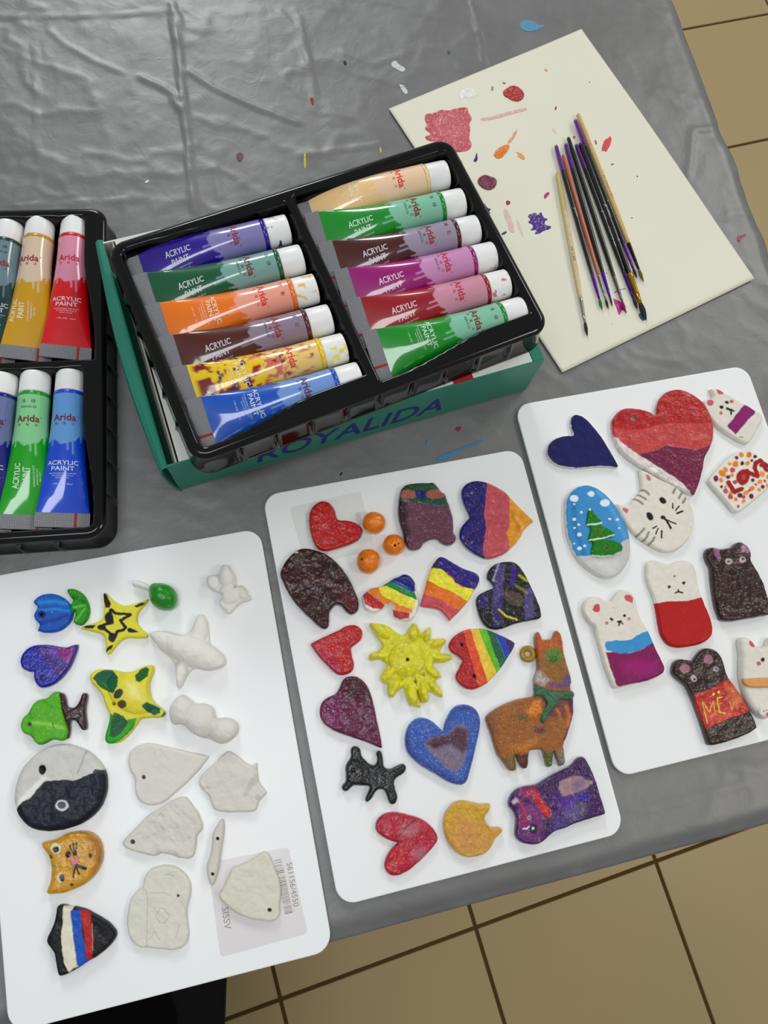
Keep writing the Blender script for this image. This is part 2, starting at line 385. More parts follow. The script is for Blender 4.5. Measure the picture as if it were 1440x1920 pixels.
def cloth():
    sp_ = .0031
    us = np.r_[-.012, -.010, -.006, 0, np.arange(.004, TW, sp_)]; vs = np.r_[-.012, -.010, -.006, 0, np.arange(.004, TD, sp_)]
    A, Bv = np.meshgrid(us, vs); a = A.ravel(); b = Bv.ravel()
    P = CN[None] - a[:, None] * e1 + b[:, None] * e2
    X, Y = PX(np.column_stack([P, np.zeros(len(P))]))
    h = .0009 * fbm(P[:, 0] / .06, P[:, 1] / .06, 3, 5)
    rid = 1 - np.abs(fbm(P[:, 0] / .09 + 9, P[:, 1] / .05, 8, 4)) * 3; h += .0011 * np.clip(rid, 0, 1) ** 3
    rid = 1 - np.abs(fbm(P[:, 0] / .03, P[:, 1] / .045 + 4, 18, 3)) * 3; h += .0005 * np.clip(rid, 0, 1) ** 2
    def ridge(pts, w, ht, asym=0):
        d = sdist(X, Y, np.asarray(pts, float).reshape(-1, 2), False)
        return ht * np.exp(-(d / (w * .8)) ** 2)
    h += ridge([322, 8, 330, 80, 342, 170, 345, 210, 352, 260, 356, 330, 366, 395], 5, .0032)
    h += ridge([334, 20, 338, 90, 344, 140], 4, .002)
    h += ridge([262, 143, 300, 160, 335, 182], 4.5, .0026); h += ridge([350, 130, 400, 163, 470, 195, 560, 230], 4.5, .0022)
    h += ridge([325, 185, 338, 205], 5, .003); h += ridge([92, 55, 120, 80, 180, 115, 230, 135], 4, .0014)
    h += ridge([65, 80, 68, 200, 68, 300], 3, .0012); h += ridge([45, 130, 48, 150, 68, 172], 5, .0014)
    h += ridge([0, 30, 150, 28, 300, 22], 2.5, .0013); h += ridge([0, 388, 150, 378, 260, 374], 3, .0014)
    h += ridge([885, 0, 900, 60, 912, 140, 920, 180], 4, .0018); h += ridge([560, 30, 575, 95, 590, 180], 5, .0016)
    h += ridge([455, 300, 600, 284, 715, 270], 2.2, .0012); h += ridge([400, 310, 412, 370], 6, .0014)
    h += ridge([525, 20, 550, 50, 575, 110], 4, .0012); h += ridge([640, 95, 700, 120, 760, 100], 4, .001)
    h += ridge([1337, 240, 1300, 242, 1295, 300, 1290, 330], 6, .002)
    h += ridge([1400, 250, 1380, 330], 7, .001)
    h += ridge([640, 820, 760, 800, 900, 770], 5, .0008); h += ridge([1020, 1500, 1200, 1520, 1400, 1470], 8, .0008)
    # keep it flat where things stand
    flat = np.zeros(len(P))
    for poly in FLAT:
        d = sdist(P[:, 0], P[:, 1], np.array(poly)); flat = np.maximum(flat, sstep(-.012, .002, d))
    z = tz + .0028 + np.where(h > 0, h, h * .6) * .8
    z = z * (1 - flat) + (-.0012 + np.minimum(h * .2, .0003)) * flat
    z = np.minimum(z, .004)
    # rounded over the table edge
    ea = np.clip(-a, 0, None); eb = np.clip(-b, 0, None); ee = np.maximum(ea, eb)
    z = z - np.where(ee > .0095, .006, ee * ee * 60)
    V = np.column_stack([P, z]); nu = len(us); nv = len(vs)
    V[:, :2] += (np.clip(-a + .006, 0, .01)[:, None] * e1 * .25) * vnoise(b / .03, b * 0, 5)[:, None]
    idx = np.arange(nu * nv).reshape(nv, nu)
    Q = np.stack([idx[:-1, :-1], idx[1:, :-1], idx[1:, 1:], idx[:-1, 1:]], -1).reshape(-1, 4)
    faces = Q.tolist(); V = V.tolist()
    # skirts hanging over the front and right edges
    for edge, nrm in ((idx[0, :], -e2), (idx[:, 0], e1)):
        prev = list(edge)
        for k, zz in enumerate((-.02, -.06, -.1, -.15, -.2)):
            cur = []
            for n_, vi in enumerate(edge):
                p = V[vi]; w = .003 + (.006 + .01 * k) * .35 * math.sin(n_ * .11) * math.sin(n_ * .037 + 1)
                off = (.001 - .0035 * k if w < 0 else 0)
                cur.append(len(V)); V.append([p[0] + nrm[0] * (w * .5 - .001 * k), p[1] + nrm[1] * (w * .5 - .001 * k), zz])
            for i in range(len(edge) - 1):
                f = [prev[i], prev[i + 1], cur[i + 1], cur[i]]
                faces.append(f if nrm is not e1 else f[::-1])
            prev = cur
    o = mesh_obj('plastic_tablecloth', V, faces, cloth_mat(), loc=np.array((*tp(TW / 2, TD / 2), 0)))
    return tag(o, 'crumpled grey plastic tablecloth spattered with paint, covering the whole table', 'tablecloth')

def cloth_mat():
    m, nt, b = new_mat('grey_plastic_sheet')
    b.inputs['Roughness'].default_value = .46; b.inputs['Specular IOR Level'].default_value = .9; b.inputs['Coat Weight'].default_value = .35; b.inputs['Coat Roughness'].default_value = .4
    tc = nt.nodes.new('ShaderNodeTexCoord')
    n = nt.nodes.new('ShaderNodeTexNoise'); n.inputs['Scale'].default_value = 16; n.inputs['Detail'].default_value = 7; n.inputs['Distortion'].default_value = 1.2
    nt.links.new(tc.outputs['Object'], n.inputs[0])
    r = nt.nodes.new('ShaderNodeValToRGB'); r.color_ramp.elements[0].position = .35; r.color_ramp.elements[1].position = .68
    r.color_ramp.elements[0].color = (*lin((98, 98, 97)), 1); r.color_ramp.elements[1].color = (*lin((107, 108, 107)), 1)
    nt.links.new(n.outputs['Fac'], r.inputs[0]); nt.links.new(r.outputs[0], b.inputs['Base Color'])
    n2 = nt.nodes.new('ShaderNodeTexNoise'); n2.inputs['Scale'].default_value = 60; n2.inputs['Detail'].default_value = 6; n2.inputs['Distortion'].default_value = 1.6
    nt.links.new(tc.outputs['Object'], n2.inputs[0])
    bp = nt.nodes.new('ShaderNodeBump'); bp.inputs['Strength'].default_value = .35; bp.inputs['Distance'].default_value = .001
    nt.links.new(n2.outputs['Fac'], bp.inputs['Height'])
    n3 = nt.nodes.new('ShaderNodeTexNoise'); n3.noise_type = 'RIDGED_MULTIFRACTAL'; n3.inputs['Scale'].default_value = 13; n3.inputs['Detail'].default_value = 5; n3.inputs['Distortion'].default_value = .8
    nt.links.new(tc.outputs['Object'], n3.inputs[0])
    b2 = nt.nodes.new('ShaderNodeBump'); b2.inputs['Strength'].default_value = .6; b2.inputs['Distance'].default_value = .0012
    nt.links.new(n3.outputs['Fac'], b2.inputs['Height']); nt.links.new(bp.outputs[0], b2.inputs['Normal']); nt.links.new(b2.outputs[0], b.inputs['Normal'])
    return m

# ------------------------------------------------------------------ frames of the flat things
BT = .0028                                                          # board thickness, resting on the cloth
def rect_poly(cx, cy, a, w, h, grow=0):
    c, s = math.cos(a), math.sin(a); w = w / 2 + grow; h = h / 2 + grow
    return [(cx + x * c - y * s, cy + x * s + y * c) for x, y in ((-w, -h), (w, -h), (w, h), (-w, h))]
BOARDS = [(-.1042, -.0613, .5166), (.0719, .0687, .5247), (.2394, .2084, .5234)]
BW, BH = .2098, .2975
BX = U(338, 919, 0)[:2]; bxa = math.radians(36.5); BXL, BXW, BXH = .291, .186, .057
RIMZ = .0835
tA = U(205, 458, RIMZ)[:2]; tB = U(848, 258, RIMZ)[:2]; tC = U(1022, 612, RIMZ)[:2]; tD = U(362, 868, RIMZ)[:2]
TC = (tA + tB + tC + tD) / 4; tang = math.radians(41.8); TL, TWD, TH = .2745, .1775, .0262
l1 = U(198, 395, TH)[:2]; l2 = U(197, 996, TH)[:2]
ld = (l2 - l1) / np.linalg.norm(l2 - l1); lang = math.atan2(ld[1], ld[0])           # long axis, running towards the viewer
lsd = np.array([ld[1], -ld[0]])                                                     # to the left
LC = (l1 + l2) / 2 + lsd * TWD / 2
FLAT = [rect_poly(x, y, a, BW, BH, .004) for x, y, a in BOARDS]
bc = BX + np.array([math.cos(bxa), math.sin(bxa)]) * BXL / 2 + np.array([-math.sin(bxa), math.cos(bxa)]) * BXW / 2
FLAT += [rect_poly(*bc, bxa, BXL, BXW, .003), rect_poly(*LC, lang, TL, TWD, .004)]
PAPER = [U(x, y)[:2] for x, y in ((729, 205), (1054, 699), (1413, 524), (1089, 57))]
FLAT += [[tuple(p) for p in PAPER]]
cl = cloth()

# dried paint marks on the cloth
def stains():
    loc = cl.location
    def st(col, pts, k='P', tck=.0002, mt='drysmear', dry=None):
        o = slab('paint_stain', k, pts, -.0010, tck + .0008, col, mt, relief=.00005, origin=(0, 0, 0), smooth_n=1, step=.0006)
        o.location = (0, 0, 0); o.data.transform(Matrix.Translation(-loc)); o.parent = cl
        # follow the cloth
        me = o.data; co = np.empty(len(me.vertices) * 3); me.vertices.foreach_get('co', co); co = co.reshape(-1, 3)
        zt = np.array([CZ(x + loc.x, y + loc.y) for x, y in co[:, :2]]); lo = co[:, 2] < -.00095
        co[:, 2] = zt + np.where(lo, -.0002, .00022 + np.abs(co[:, 2]) * 0); me.vertices.foreach_set('co', co.ravel()); me.update()
        return o
    BL = (58, 122, 160)
    st(BL, [815, 862, 828, 852, 850, 845, 880, 833, 908, 823, 905, 828, 880, 838, 862, 846, 850, 852, 838, 860, 822, 864])
    st(BL, [797, 835, 799, 822, 802, 830, 801, 836, 798, 837]); st((135, 40, 85), [854, 801, 862, 799, 866, 801, 862, 808, 858, 810, 855, 806])
    st((20, 45, 45), [637, 889, 641, 884, 643, 886, 640, 892, 637, 892]); st((88, 140, 172), [974, 42, 985, 36, 1003, 39, 1010, 47, 1024, 45, 1015, 53, 990, 60, 975, 52])
    st((195, 200, 203), [733, 118, 742, 113, 748, 122, 762, 128, 755, 136, 744, 130, 735, 126]); st((200, 204, 206), [747, 158, 757, 160, 766, 172, 760, 177, 752, 166])
    st((150, 40, 35), [581, 184, 585, 182, 589, 190, 587, 197, 583, 192]); st((190, 190, 60), [570, 288, 573, 286, 574, 312, 571, 318, 569, 302])
    st((190, 190, 60), [711, 278, 713, 275, 716, 283, 713, 290]); st((165, 75, 105), [1382, 443, 1390, 440, 1400, 437, 1398, 442, 1390, 446, 1388, 453, 1383, 450])
    st((150, 60, 85), [1300, 362, 1304, 358, 1308, 366, 1304, 370]); st((160, 70, 100), [1330, 405, 1336, 410, 1338, 418, 1332, 414])
    st((205, 208, 208), [272, 340, 277, 336, 280, 340, 274, 344, 271, 342]); st((95, 75, 80), [442, 288, 450, 284, 458, 290, 452, 302, 444, 300])
    st((40, 30, 60), [643, 116, 647, 114, 651, 120, 647, 123]); st((60, 90, 95), [838, 96, 842, 94, 846, 100, 840, 102])
def CZ(x, y):
    p = np.array([x, y]) - CN; a = -(p @ e1); b = p @ e2
    i = min(max(int((a - .004) / 0.0031) + 4, 0), NU - 2); j = min(max(int((b - .004) / 0.0031) + 4, 0), NV - 2)
    return max(CLZ[j, i], CLZ[j + 1, i], CLZ[j, i + 1], CLZ[j + 1, i + 1])
NU = 4 + len(np.arange(.004, TW, 0.0031)); NV = 4 + len(np.arange(.004, TD, 0.0031))
_co = np.empty(len(cl.data.vertices) * 3); cl.data.vertices.foreach_get('co', _co); CLZ = _co.reshape(-1, 3)[:NU * NV, 2].reshape(NV, NU)
stains()

# ------------------------------------------------------------------ three white boards
def rrect(w, h, r, n=8):
    P = []
    for cx, cy, a0 in ((w / 2 - r, h / 2 - r, 0), (-w / 2 + r, h / 2 - r, 90), (-w / 2 + r, -h / 2 + r, 180), (w / 2 - r, -h / 2 + r, 270)):
        for k in range(n + 1):
            a = math.radians(a0 + 90 * k / n); P.append((cx + r * math.cos(a), cy + r * math.sin(a)))
    return P
def board(i, label):
    x, y, a = BOARDS[i]
    mb = MB(); ls = []
    for z, ins in ((0, .0005), (.0004, 0), (BT - .0005, 0), (BT - .0001, .0003), (BT, .0009)):
        ls.append([(p[0], p[1], z) for p in rrect(BW - 2 * ins, BH - 2 * ins, .0125 - ins)])
    mb.loops(ls)
    root = empty('modelling_board', (x, y, 0), a, label, 'board', 'three white modelling boards')
    mb.build('panel', M['board'], root)
    return root
bA = board(0, 'white modelling board at the left overhanging the table edge, with unpainted white figures')
bB = board(1, 'white modelling board in the middle with the yellow sun and the llama on it')
bC = board(2, 'white modelling board at the right with the snow globe and teddy bears on it')

# ------------------------------------------------------------------ lettering
TXT = {}
def text_mesh(s, size=1., bold=0, mono=False):
    key = (s, bold)
    if key not in TXT:
        cu = bpy.data.curves.new('lettering', 'FONT'); cu.body = s; cu.size = 1; cu.offset = bold; cu.resolution_u = 3
        cu.align_x = 'CENTER'; cu.align_y = 'CENTER'
        o = bpy.data.objects.new('lettering', cu); C.objects.link(o)
        bpy.context.view_layer.update()
        dg = bpy.context.evaluated_depsgraph_get(); me = bpy.data.meshes.new_from_object(o.evaluated_get(dg))
        V = np.array([v.co[:2] for v in me.vertices]); Fc = [tuple(p.vertices) for p in me.polygons]
        bpy.data.objects.remove(o); bpy.data.curves.remove(cu); bpy.data.meshes.remove(me)
        TXT[key] = (V, Fc)
    V, Fc = TXT[key]
    return V * size, Fc

# barcode stickers left on two boards
M['sticker'] = mat('translucent_sticker', (214, 210, 211), .35, var=.015, vscale=30)
M['stickergrey'] = mat('faded_grey_print', (150, 143, 135), .6)
M['stickerpale'] = mat('pale_worn_print', (178, 174, 170), .6)
def sticker(board_, corners, z, bars, digits, side, side_text, mb_mat, printm):
    inv = board_.matrix_basis.inverted()
    def L(P): v = inv @ Vector(P); return (v.x, v.y, v.z)
    P = np.array([U(x, y, z)[:2] for x, y in corners])        # tl, tr, br, bl as seen
    def bi(u, v): return (P[0] * (1 - u) + P[1] * u) * (1 - v) + (P[3] * (1 - u) + P[2] * u) * v
    mb = MB()
    ring = []
    for (u, v) in ((.03, 0), (.97, 0), (1, .03), (1, .97), (.97, 1), (.03, 1), (0, .97), (0, .03)): ring.append((*bi(u, v), 0))
    mb.loops([[L((p[0], p[1], z - .0001)) for p in ring[::-1]], [L((p[0], p[1], z + .00012)) for p in ring[::-1]]])
    zz = z + .00018
    rnd = random.Random(5); v = bars[2]
    while v < bars[3]:
        w = rnd.choice((.004, .008, .008, .014)); q = [bi(bars[0], v), bi(bars[1], v), bi(bars[1], v + w), bi(bars[0], v + w)]
        mb.add([L((*p, zz)) for p in q], [(3, 2, 1, 0)], 1); v += w + rnd.choice((.008, .012, .018))
    for (txt, size, u0, v0, ang) in digits:
        V, Fc = text_mesh(txt, size); c = bi(u0, v0); ca_, sa_ = math.cos(ang), math.sin(ang)
        mb.add([L((c[0] + x * ca_ - y * sa_, c[1] + x * sa_ + y * ca_, zz)) for x, y in V], Fc, 1)
    return mb.build('barcode_sticker', [mb_mat, printm], board_)
bpy.context.view_layer.update()
sticker(bA, [(390, 1618), (541, 1588), (577, 1749), (414, 1794)], BT + .0001, (.79, .885, .12, .74),
        [('561156/4550', .0054, .948, .43, math.radians(-61)), ('SISSV', .0062, .12, .62, math.radians(-61))], 0, 0, M['sticker'], M['stickergrey'])
sticker(bB, [(543, 952), (676, 921), (703, 1030), (575, 1062)], BT + .0001, (.17, .34, .15, .9),
        [('SISSV', .005, .88, .45, math.radians(-61))], 0, 0, mat('clear_sticker', (218, 219, 216), .3), M['stickerpale'])

# ------------------------------------------------------------------ green cardboard box
def make_box():
    root = empty('cardboard_box', (*BX, 0), bxa, 'green and white cardboard box lying under the tilted black paint tray', 'box')
    L, Wd, Hh, t = BXL, BXW, BXH, .0012
    mb = MB(); mb.box(0, L, 0, t, 0, Hh, 0)
    V, Fc = text_mesh('ROYALIDA', .030, .012)
    # widen and slant the lettering of the printed name
    x0, x1 = V[:, 0].min(), V[:, 0].max(); y0, y1 = V[:, 1].min(), V[:, 1].max()
    xr0, xr1 = .062, .214
    sl = [(xr0 + (x - x0) / (x1 - x0) * (xr1 - xr0) + (y - y0) * .18, -.00012, .012 + (y - y0) / (y1 - y0) * .026) for x, y in V]
    mb.add(sl, Fc, 1)
    mb.build('front_panel', [M['green'], M['navyprint']], root)
    mb = MB(); mb.box(0, L, Wd - t, Wd, 0, Hh); mb.build('back_panel', M['boxwhite'], root)
    mb = MB(); mb.box(L - t, L, t, Wd - t, 0, Hh); mb.box(L - .009, L - .0079, t, Wd - t, .004, Hh - .004); mb.box(L - .009, L - t, t, Wd - t, Hh - .001, Hh + .0004)
    mb.build('side_panel', M['green'], root)
    # left side: rolled double wall that has sprung outwards
    mb = MB(); prof = [(.0, .0), (-.0035, .014), (-.0055, .030), (-.0062, .046), (-.0052, .0555), (-.003, .0585), (-.0005, .0575)]
    n = 24; ls = []
    for i in range(n + 1):
        y = -.001 + (Wd + .003) * i / n; k = 1 + .9 * math.sin(math.pi * i / n) 
        ls.append([(x * k, y, z) for x, z in prof] + [(x * k + .0012, y, z - .0008) for x, z in prof[::-1]])
    mb.loops(ls); mb.build('side_flap', M['green'], root, smooth=False)
    mb = MB(); mb.box(.0065, .0077, t, Wd - t, .002, Hh - .001, 0); mb.box(.0065, .0078, t, .0125, Hh - .001, Hh + .0006, 0)
    mb.build('inner_wall', M['kraft'], root)
    mb = MB(); mb.box(.009, L - .0095, t, Wd - t, Hh - .0014, Hh); mb.build('top_flap', M['boxwhite'], root)
    mb = MB(); mb.box(L * .745, L * .8, .0005, .012, Hh, Hh + .0003); mb.build('tape_strip', M['redstrip'], root)
    mb = MB(); mb.box(0, L, 0, Wd, 0, .001); mb.build('bottom_panel', M['boxwhite'], root)
    return root
make_box()

# ------------------------------------------------------------------ black vacuum-formed trays
NT = 6; PITCHY = .0257
def cavity(xl, yy, side):
    """signed distance into the cavity of one column; xl along the tube from the crimp end, yy across"""
    return None
def tray_mesh():
    L, Wd = TL, TWD; st = .00125
    xs = np.arange(-L / 2, L / 2 + 1e-6, L / round(L / st)); ys = np.arange(-Wd / 2, Wd / 2 + 1e-6, Wd / round(Wd / st))
    X, Y = np.meshgrid(xs, ys); x = X.ravel(); y = Y.ravel()
    dep = np.full(x.shape, -1.0)
    def sd(cx0, cx1, flip):
        # u: 0 at crimp end, 1 at cap end ; x0 crimp wall, x1 cap wall
        u = (x - cx0) / (cx1 - cx0)
        ylo = -Wd / 2 + .0085 + .0085 * sstep(.12, .75, u)          # wall that closes in along the last tube
        yhi = Wd / 2 - .0085 - .002 * sstep(.1, .6, u)
        d = np.minimum(np.minimum(x - cx0, cx1 - x), np.minimum(y - ylo, yhi - y)); return d
    d1 = sd(-L / 2 + .0085, -.0035, 0); d2 = sd(.0035, L / 2 - .0085, 0)
    d = np.maximum(d1, d2)
    dep = sstep(-.0004, .0030, d)
    # scalloped floor: a groove for every tube, separated by low webs, and steps by the caps
    u = np.where(x < 0, (x + L / 2 - .0085) / (L / 2 - .012), (x - .0035) / (L / 2 - .012))
    yc = (y + Wd / 2 - .019 - .004) / PITCHY; ph = (yc - np.round(yc)) * 2
    floor = .0018 + .0075 * np.abs(ph) ** 2.2 * sstep(.18, .5, u)
    capw = sstep(.955, .99, u); floor = floor + capw * .011 * (np.abs(ph) ** .6)
    er = np.minimum(np.minimum(x + L / 2, L / 2 - x), np.minimum(y + Wd / 2, Wd / 2 - y))
    top = TH - .0018 * (1 - sstep(0, .0022, er)) + .0004 * sstep(.002, .004, er) * (1 - sstep(.006, .0075, er))
    z = top * (1 - dep) + floor * dep
    # round the outer corners
    r = .013; qx = np.clip(np.abs(x) - (L / 2 - r), 0, None); qy = np.clip(np.abs(y) - (Wd / 2 - r), 0, None)
    m = np.maximum(qx, qy); n = np.hypot(qx, qy); k = np.where(n > 1e-9, m / np.maximum(n, 1e-9), 1)
    x2 = np.sign(x) * (np.minimum(np.abs(x), L / 2 - r) + qx * k); y2 = np.sign(y) * (np.minimum(np.abs(y), Wd / 2 - r) + qy * k)
    V = np.column_stack([x2, y2, z]); nx, ny = len(xs), len(ys); idx = np.arange(nx * ny).reshape(ny, nx)
    Fc = np.stack([idx[:-1, :-1], idx[:-1, 1:], idx[1:, 1:], idx[1:, :-1]], -1).reshape(-1, 4).tolist()
    # outer wall with ribs
    ring = list(idx[0, :]) + list(idx[1:, -1]) + list(idx[-1, :-1][::-1]) + list(idx[1:-1, 0][::-1])
    RP = V[ring]; nrm = []
    n_ = len(ring)
    for i in range(n_):
        t = RP[(i + 2) % n_, :2] - RP[i - 2, :2]; t /= np.linalg.norm(t); nrm.append((t[1], -t[0]))
    nrm = np.array(nrm); Vl = V.tolist(); prev = ring
    # distance along each straight side for the ribs
    rib = np.zeros(n_)
    for i, p in enumerate(RP):
        s = p[0] if abs(abs(p[1]) - Wd / 2) < 1e-4 else (p[1] if abs(abs(p[0]) - L / 2) < 1e-4 else None)
        if s is not None:
            q = (s / .0262 + .5) % 1 - .5; rib[i] = math.exp(-(q * .0262 / .0017) ** 2)
    for z_, off, ra in ((TH - .0035, .0002, 0), (TH - .006, -.0008, .0002), (TH - .0075, -.001, .0018), (.011, .0002, .0022), (.004, .0010, .0026), (.0012, .0018, .0008), (0, .0022, 0)):
        cur = []
        for i in range(n_):
            o = off + ra * rib[i]; cur.append(len(Vl)); Vl.append([RP[i, 0] + nrm[i, 0] * o, RP[i, 1] + nrm[i, 1] * o, z_])
        for i in range(n_):
            j = (i + 1) % n_; Fc.append([prev[j], prev[i], cur[i], cur[j]])
        prev = cur
    Fc.append([v for v in prev][::-1])
    return Vl, Fc
tv, tf = tray_mesh()
tray1 = mesh_obj('paint_tray', tv, tf, M['blackplastic'])
tray1.location = (*TC, BXH + .0002); tray1.rotation_euler.z = tang
tag(tray1, 'black plastic tray with two full columns of paint tubes, set askew on the green box', 'tray', 'black trays of paint tubes')
tray2 = tray1.copy(); C.objects.link(tray2); tray2.location = (*LC, -.0002); tray2.rotation_euler.z = lang + math.pi
tag(tray2, 'black plastic tray of paint tubes standing on the cloth at the left photo edge', 'tray', 'black trays of paint tubes')

# ------------------------------------------------------------------ paint tubes
def tube(capend, crimp, z0, z1, light, dark, label, group, roll, brand, name, along, stamp=None, date=None, ink=(60, 60, 70), wr=None, spat=None, ringc=None, capspat=None, twist=0, seed=1):
    P0 = U(*capend, z0); P1 = U(*crimp, z1); d = P1 - P0; Ltot = .1235; d /= np.linalg.norm(d)
    root = empty('paint_tube', tuple(P0), 0, label, 'paint tube', group)
    xa = Vector(d); up = Vector((0, 0, 1)); ya = up.cross(xa).normalized(); za = xa.cross(ya).normalized()
    rm = Matrix((xa, ya, za)).transposed(); root.rotation_euler = rm.to_euler()
    # x: from the cap to the crimp ; seen from above with the cap at the right, +y points ...
    n = 72
    def sec(x, a, b, e=1.0, rl=0, n=n):
        o = []
        for i in range(n):
            t = 2 * math.pi * i / n; c, s = math.cos(t), math.sin(t)
            yy = a * math.copysign(abs(c) ** e, c); zz = b * math.copysign(abs(s) ** e, s)
            o.append((x, yy * math.cos(rl) - zz * math.sin(rl), yy * math.sin(rl) + zz * math.cos(rl)))
        return o
    mb = MB(); mb.loops([sec(x, r, r, 1, 0, 48) for x, r in ((0, .0094), (.0003, .0104), (.0009, .0109), (.003, .0111), (.0165, .0113), (.0172, .0110))][::1])
    co = np.tile(np.array(lin((230, 231, 230))), (len(mb.V), 1))
    if capspat:
        V = []; Fc = []; cols = []
        xs_ = [0.0009 + .0156 * i / 26 for i in range(27)]; m2 = 96
        ls = [sec(x, .0110 + .00035 * i / 26, .0110 + .00035 * i / 26, 1, 0, m2) for i, x in enumerate(xs_)]
        mb = MB(); mb.loops([sec(0, .0094, .0094, 1, 0, m2), sec(.0003, .0104, .0104, 1, 0, m2)] + ls + [sec(.0172, .011, .011, 1, 0, m2)])
        A = np.array(mb.V); w = sstep(capspat[3], capspat[3] + .12, fbm(A[:, 0] / .0035, np.arctan2(A[:, 2], A[:, 1]) * 3.2, capspat[4], 3))[:, None]
        co = np.array(lin((230, 231, 230))) * (1 - w) + np.array(lin(capspat[:3])) * w
    if 'capattr' not in M: M['capattr'] = mat('white_cap_plastic_smudged', 'attr', .36)
    mb.build('cap', M['capattr'], root, True, co)
    if wr is None: wr = tuple(int(.68 * 238 + .32 * c) for c in light)
    rc = ringc or dark
    mb = MB(); mb.loops([sec(x, r, r, 1, 0, 48) for x, r in ((.0172, .0108), (.0176, .0117), (.0192, .0121), (.0206, .0120))])
    key = 'ring' + str(rc)
    if key not in M: M[key] = mat('tube_shoulder_plastic', rc, .2, coat=.5)
    mb.build('shoulder_ring', M[key], root, True)
    # body
    xs_ = np.r_[np.linspace(.0194, .045, 10), np.linspace(.0457, .078, 44), np.linspace(.0795, .1115, 26)]
    R0 = .0119
    def ab(x):
        t = min(max((x - .034) / (.1115 - .034), 0), 1)
        b = R0 * (1 - t ** 1.75) + .0006 * t; a = R0 + (.0183 - R0) * t ** 1.35
        return a, b
    rl = lambda x: roll * min(max((x - .02) / .08, 0), 1) ** 1.3
    ls = [sec(x, *ab(x), 1.0, rl(x)) for x in xs_]
    mb = MB(); mb.loops(ls, 0, False, False)
    A = np.array(mb.V); th = np.tile(np.arange(n) / n * 2 * math.pi, len(xs_)); X_ = A[:, 0]
    # arc position around the tube, 0 at the top
    sarc = (math.pi / 2 - th) * .0135; sarc = np.where(sarc < -math.pi * .0135, sarc + 2 * math.pi * .0135, sarc)
    # print boundary with runs of paint: light half by the cap drips into the dark half
    rnd = random.Random(3)
    bnd = .0575 + .0016 * np.sin(sarc / .0042 + 1.0) + .0020 * np.abs(np.sin(sarc / .0036 + 2.2)) + .0008 * np.abs(np.sin(sarc / .0017))
    for s0, ln, wd in ((-.0095, .0045, .0007), (.0024, .0052, .0006), (.0058, .0095, .00062), (.0135, .006, .0007)):
        bnd = bnd + ln * sstep(wd * 1.25, wd * .6, np.abs(sarc - s0))
    bnd = bnd - .004 * sstep(.002, .012, sarc)
    w = sstep(-.00035, .00035, X_ - bnd)[:, None]
    co = np.array(lin(light)) * (1 - w) + np.array(lin(dark)) * w
    if spat:
        for sc, thr, col, xr in spat:
            q = fbm(X_ / sc, sarc / (sc * .55), int(thr * 100) + 3, 4); ww = (sstep(thr, thr + .12, q) * sstep(xr[0], xr[0] + .004, X_) * sstep(xr[1], xr[1] - .004, X_))[:, None]
            co = co * (1 - ww) + np.array(lin(col)) * ww
    # lettering wrapped on the film
    V0 = list(mb.V); F0 = list(mb.F); mi = list(mb.mi); cols = [co]; mats = [M['bodypaint']]
    def wrap(xx, s):
        """surface point for film coordinates: x along, s arc (0 = top, + towards +y)"""
        a, b = ab(xx); th_ = math.pi / 2 - s / ((a + b) / 2); r_ = rl(xx)
        k = .00016; yy = (a + k) * math.cos(th_); zz = (b + k) * math.sin(th_)
        return (xx, yy * math.cos(r_) - zz * math.sin(r_), yy * math.sin(r_) + zz * math.cos(r_))
    def put(txt, size, xc, sc, mode, col, bold=0, sx=1.):
        V, Fc = text_mesh(txt, size, bold)
        if not len(V): return
        n0 = len(V0)
        for x, y in V:
            if mode == 'across': xx, s = xc - y, sc + x * sx                # reads across the film, cap up
            else: xx, s = xc - x * sx, sc - y                                # reads along, towards the cap
            V0.append(wrap(xx, s))
        F0.extend(tuple(i + n0 for i in f) for f in Fc); mi.extend([1] * len(Fc)); cols.append(np.tile(np.array(lin(col)), (len(V), 1)))
    if 'ink' not in M: M['ink'] = mat('printed_ink', 'attr', .45)
    mats.append(M['ink'])
    tw = twist
    put('Arida', .0074, .0405, tw, 'across', brand, .018); put('o', .0022, .0385, tw + .0094, 'across', brand)
    for q, ch in ((-.006, '\u963f'), (0, '\u745e'), (.006, '\u8fbe')): put(ch, .0023, .0452, tw + q, 'across', brand)
    if name == 'along':
        put('ACRYLIC', .0047, .0835, tw - .0020 + along, 'along', wr, .012); put('PAINT', .0047, .0835, tw + .0028 + along, 'along', wr, .012)
        put('WATER-BASED FOR ARTIST', .0013, .0835, tw + .0066 + along, 'along', wr); put('ENVIRONMENTALLY', .0013, .0835, tw + .0083 + along, 'along', wr)
        put('NON TOXIC', .0013, .0835, tw + .0099 + along, 'along', wr)
    else:
        put('ACRYLIC', .0046, .0750, tw + along, 'across', wr, .012); put('PAINT', .0046, .0792, tw + along, 'across', wr, .012)
        put('WATER-BASED FOR ARTIST', .0012, .0828, tw + along, 'across', wr); put('ENVIRONMENTALLY', .0012, .0844, tw + along, 'across', wr)
        put('NON TOXIC', .0012, .0860, tw + along, 'across', wr); put('1.2FL.OZ   35ml', .0015, .0905, tw + along, 'across', wr)
    if stamp:
        put(stamp[0], .0032, .0265, tw - .0035, 'across', ink); put(stamp[1], .0032, .0265, tw + .0035, 'across', ink)
    if date: put(date, .0024, .0310 if group == g3 else date_x[0], tw, 'across', ink)
    body = mesh_obj('tube_body', V0, F0, mats, root, np.vstack(cols), True, mi)
    # crimp
    a, b = ab(.1115); r_ = rl(.1115)
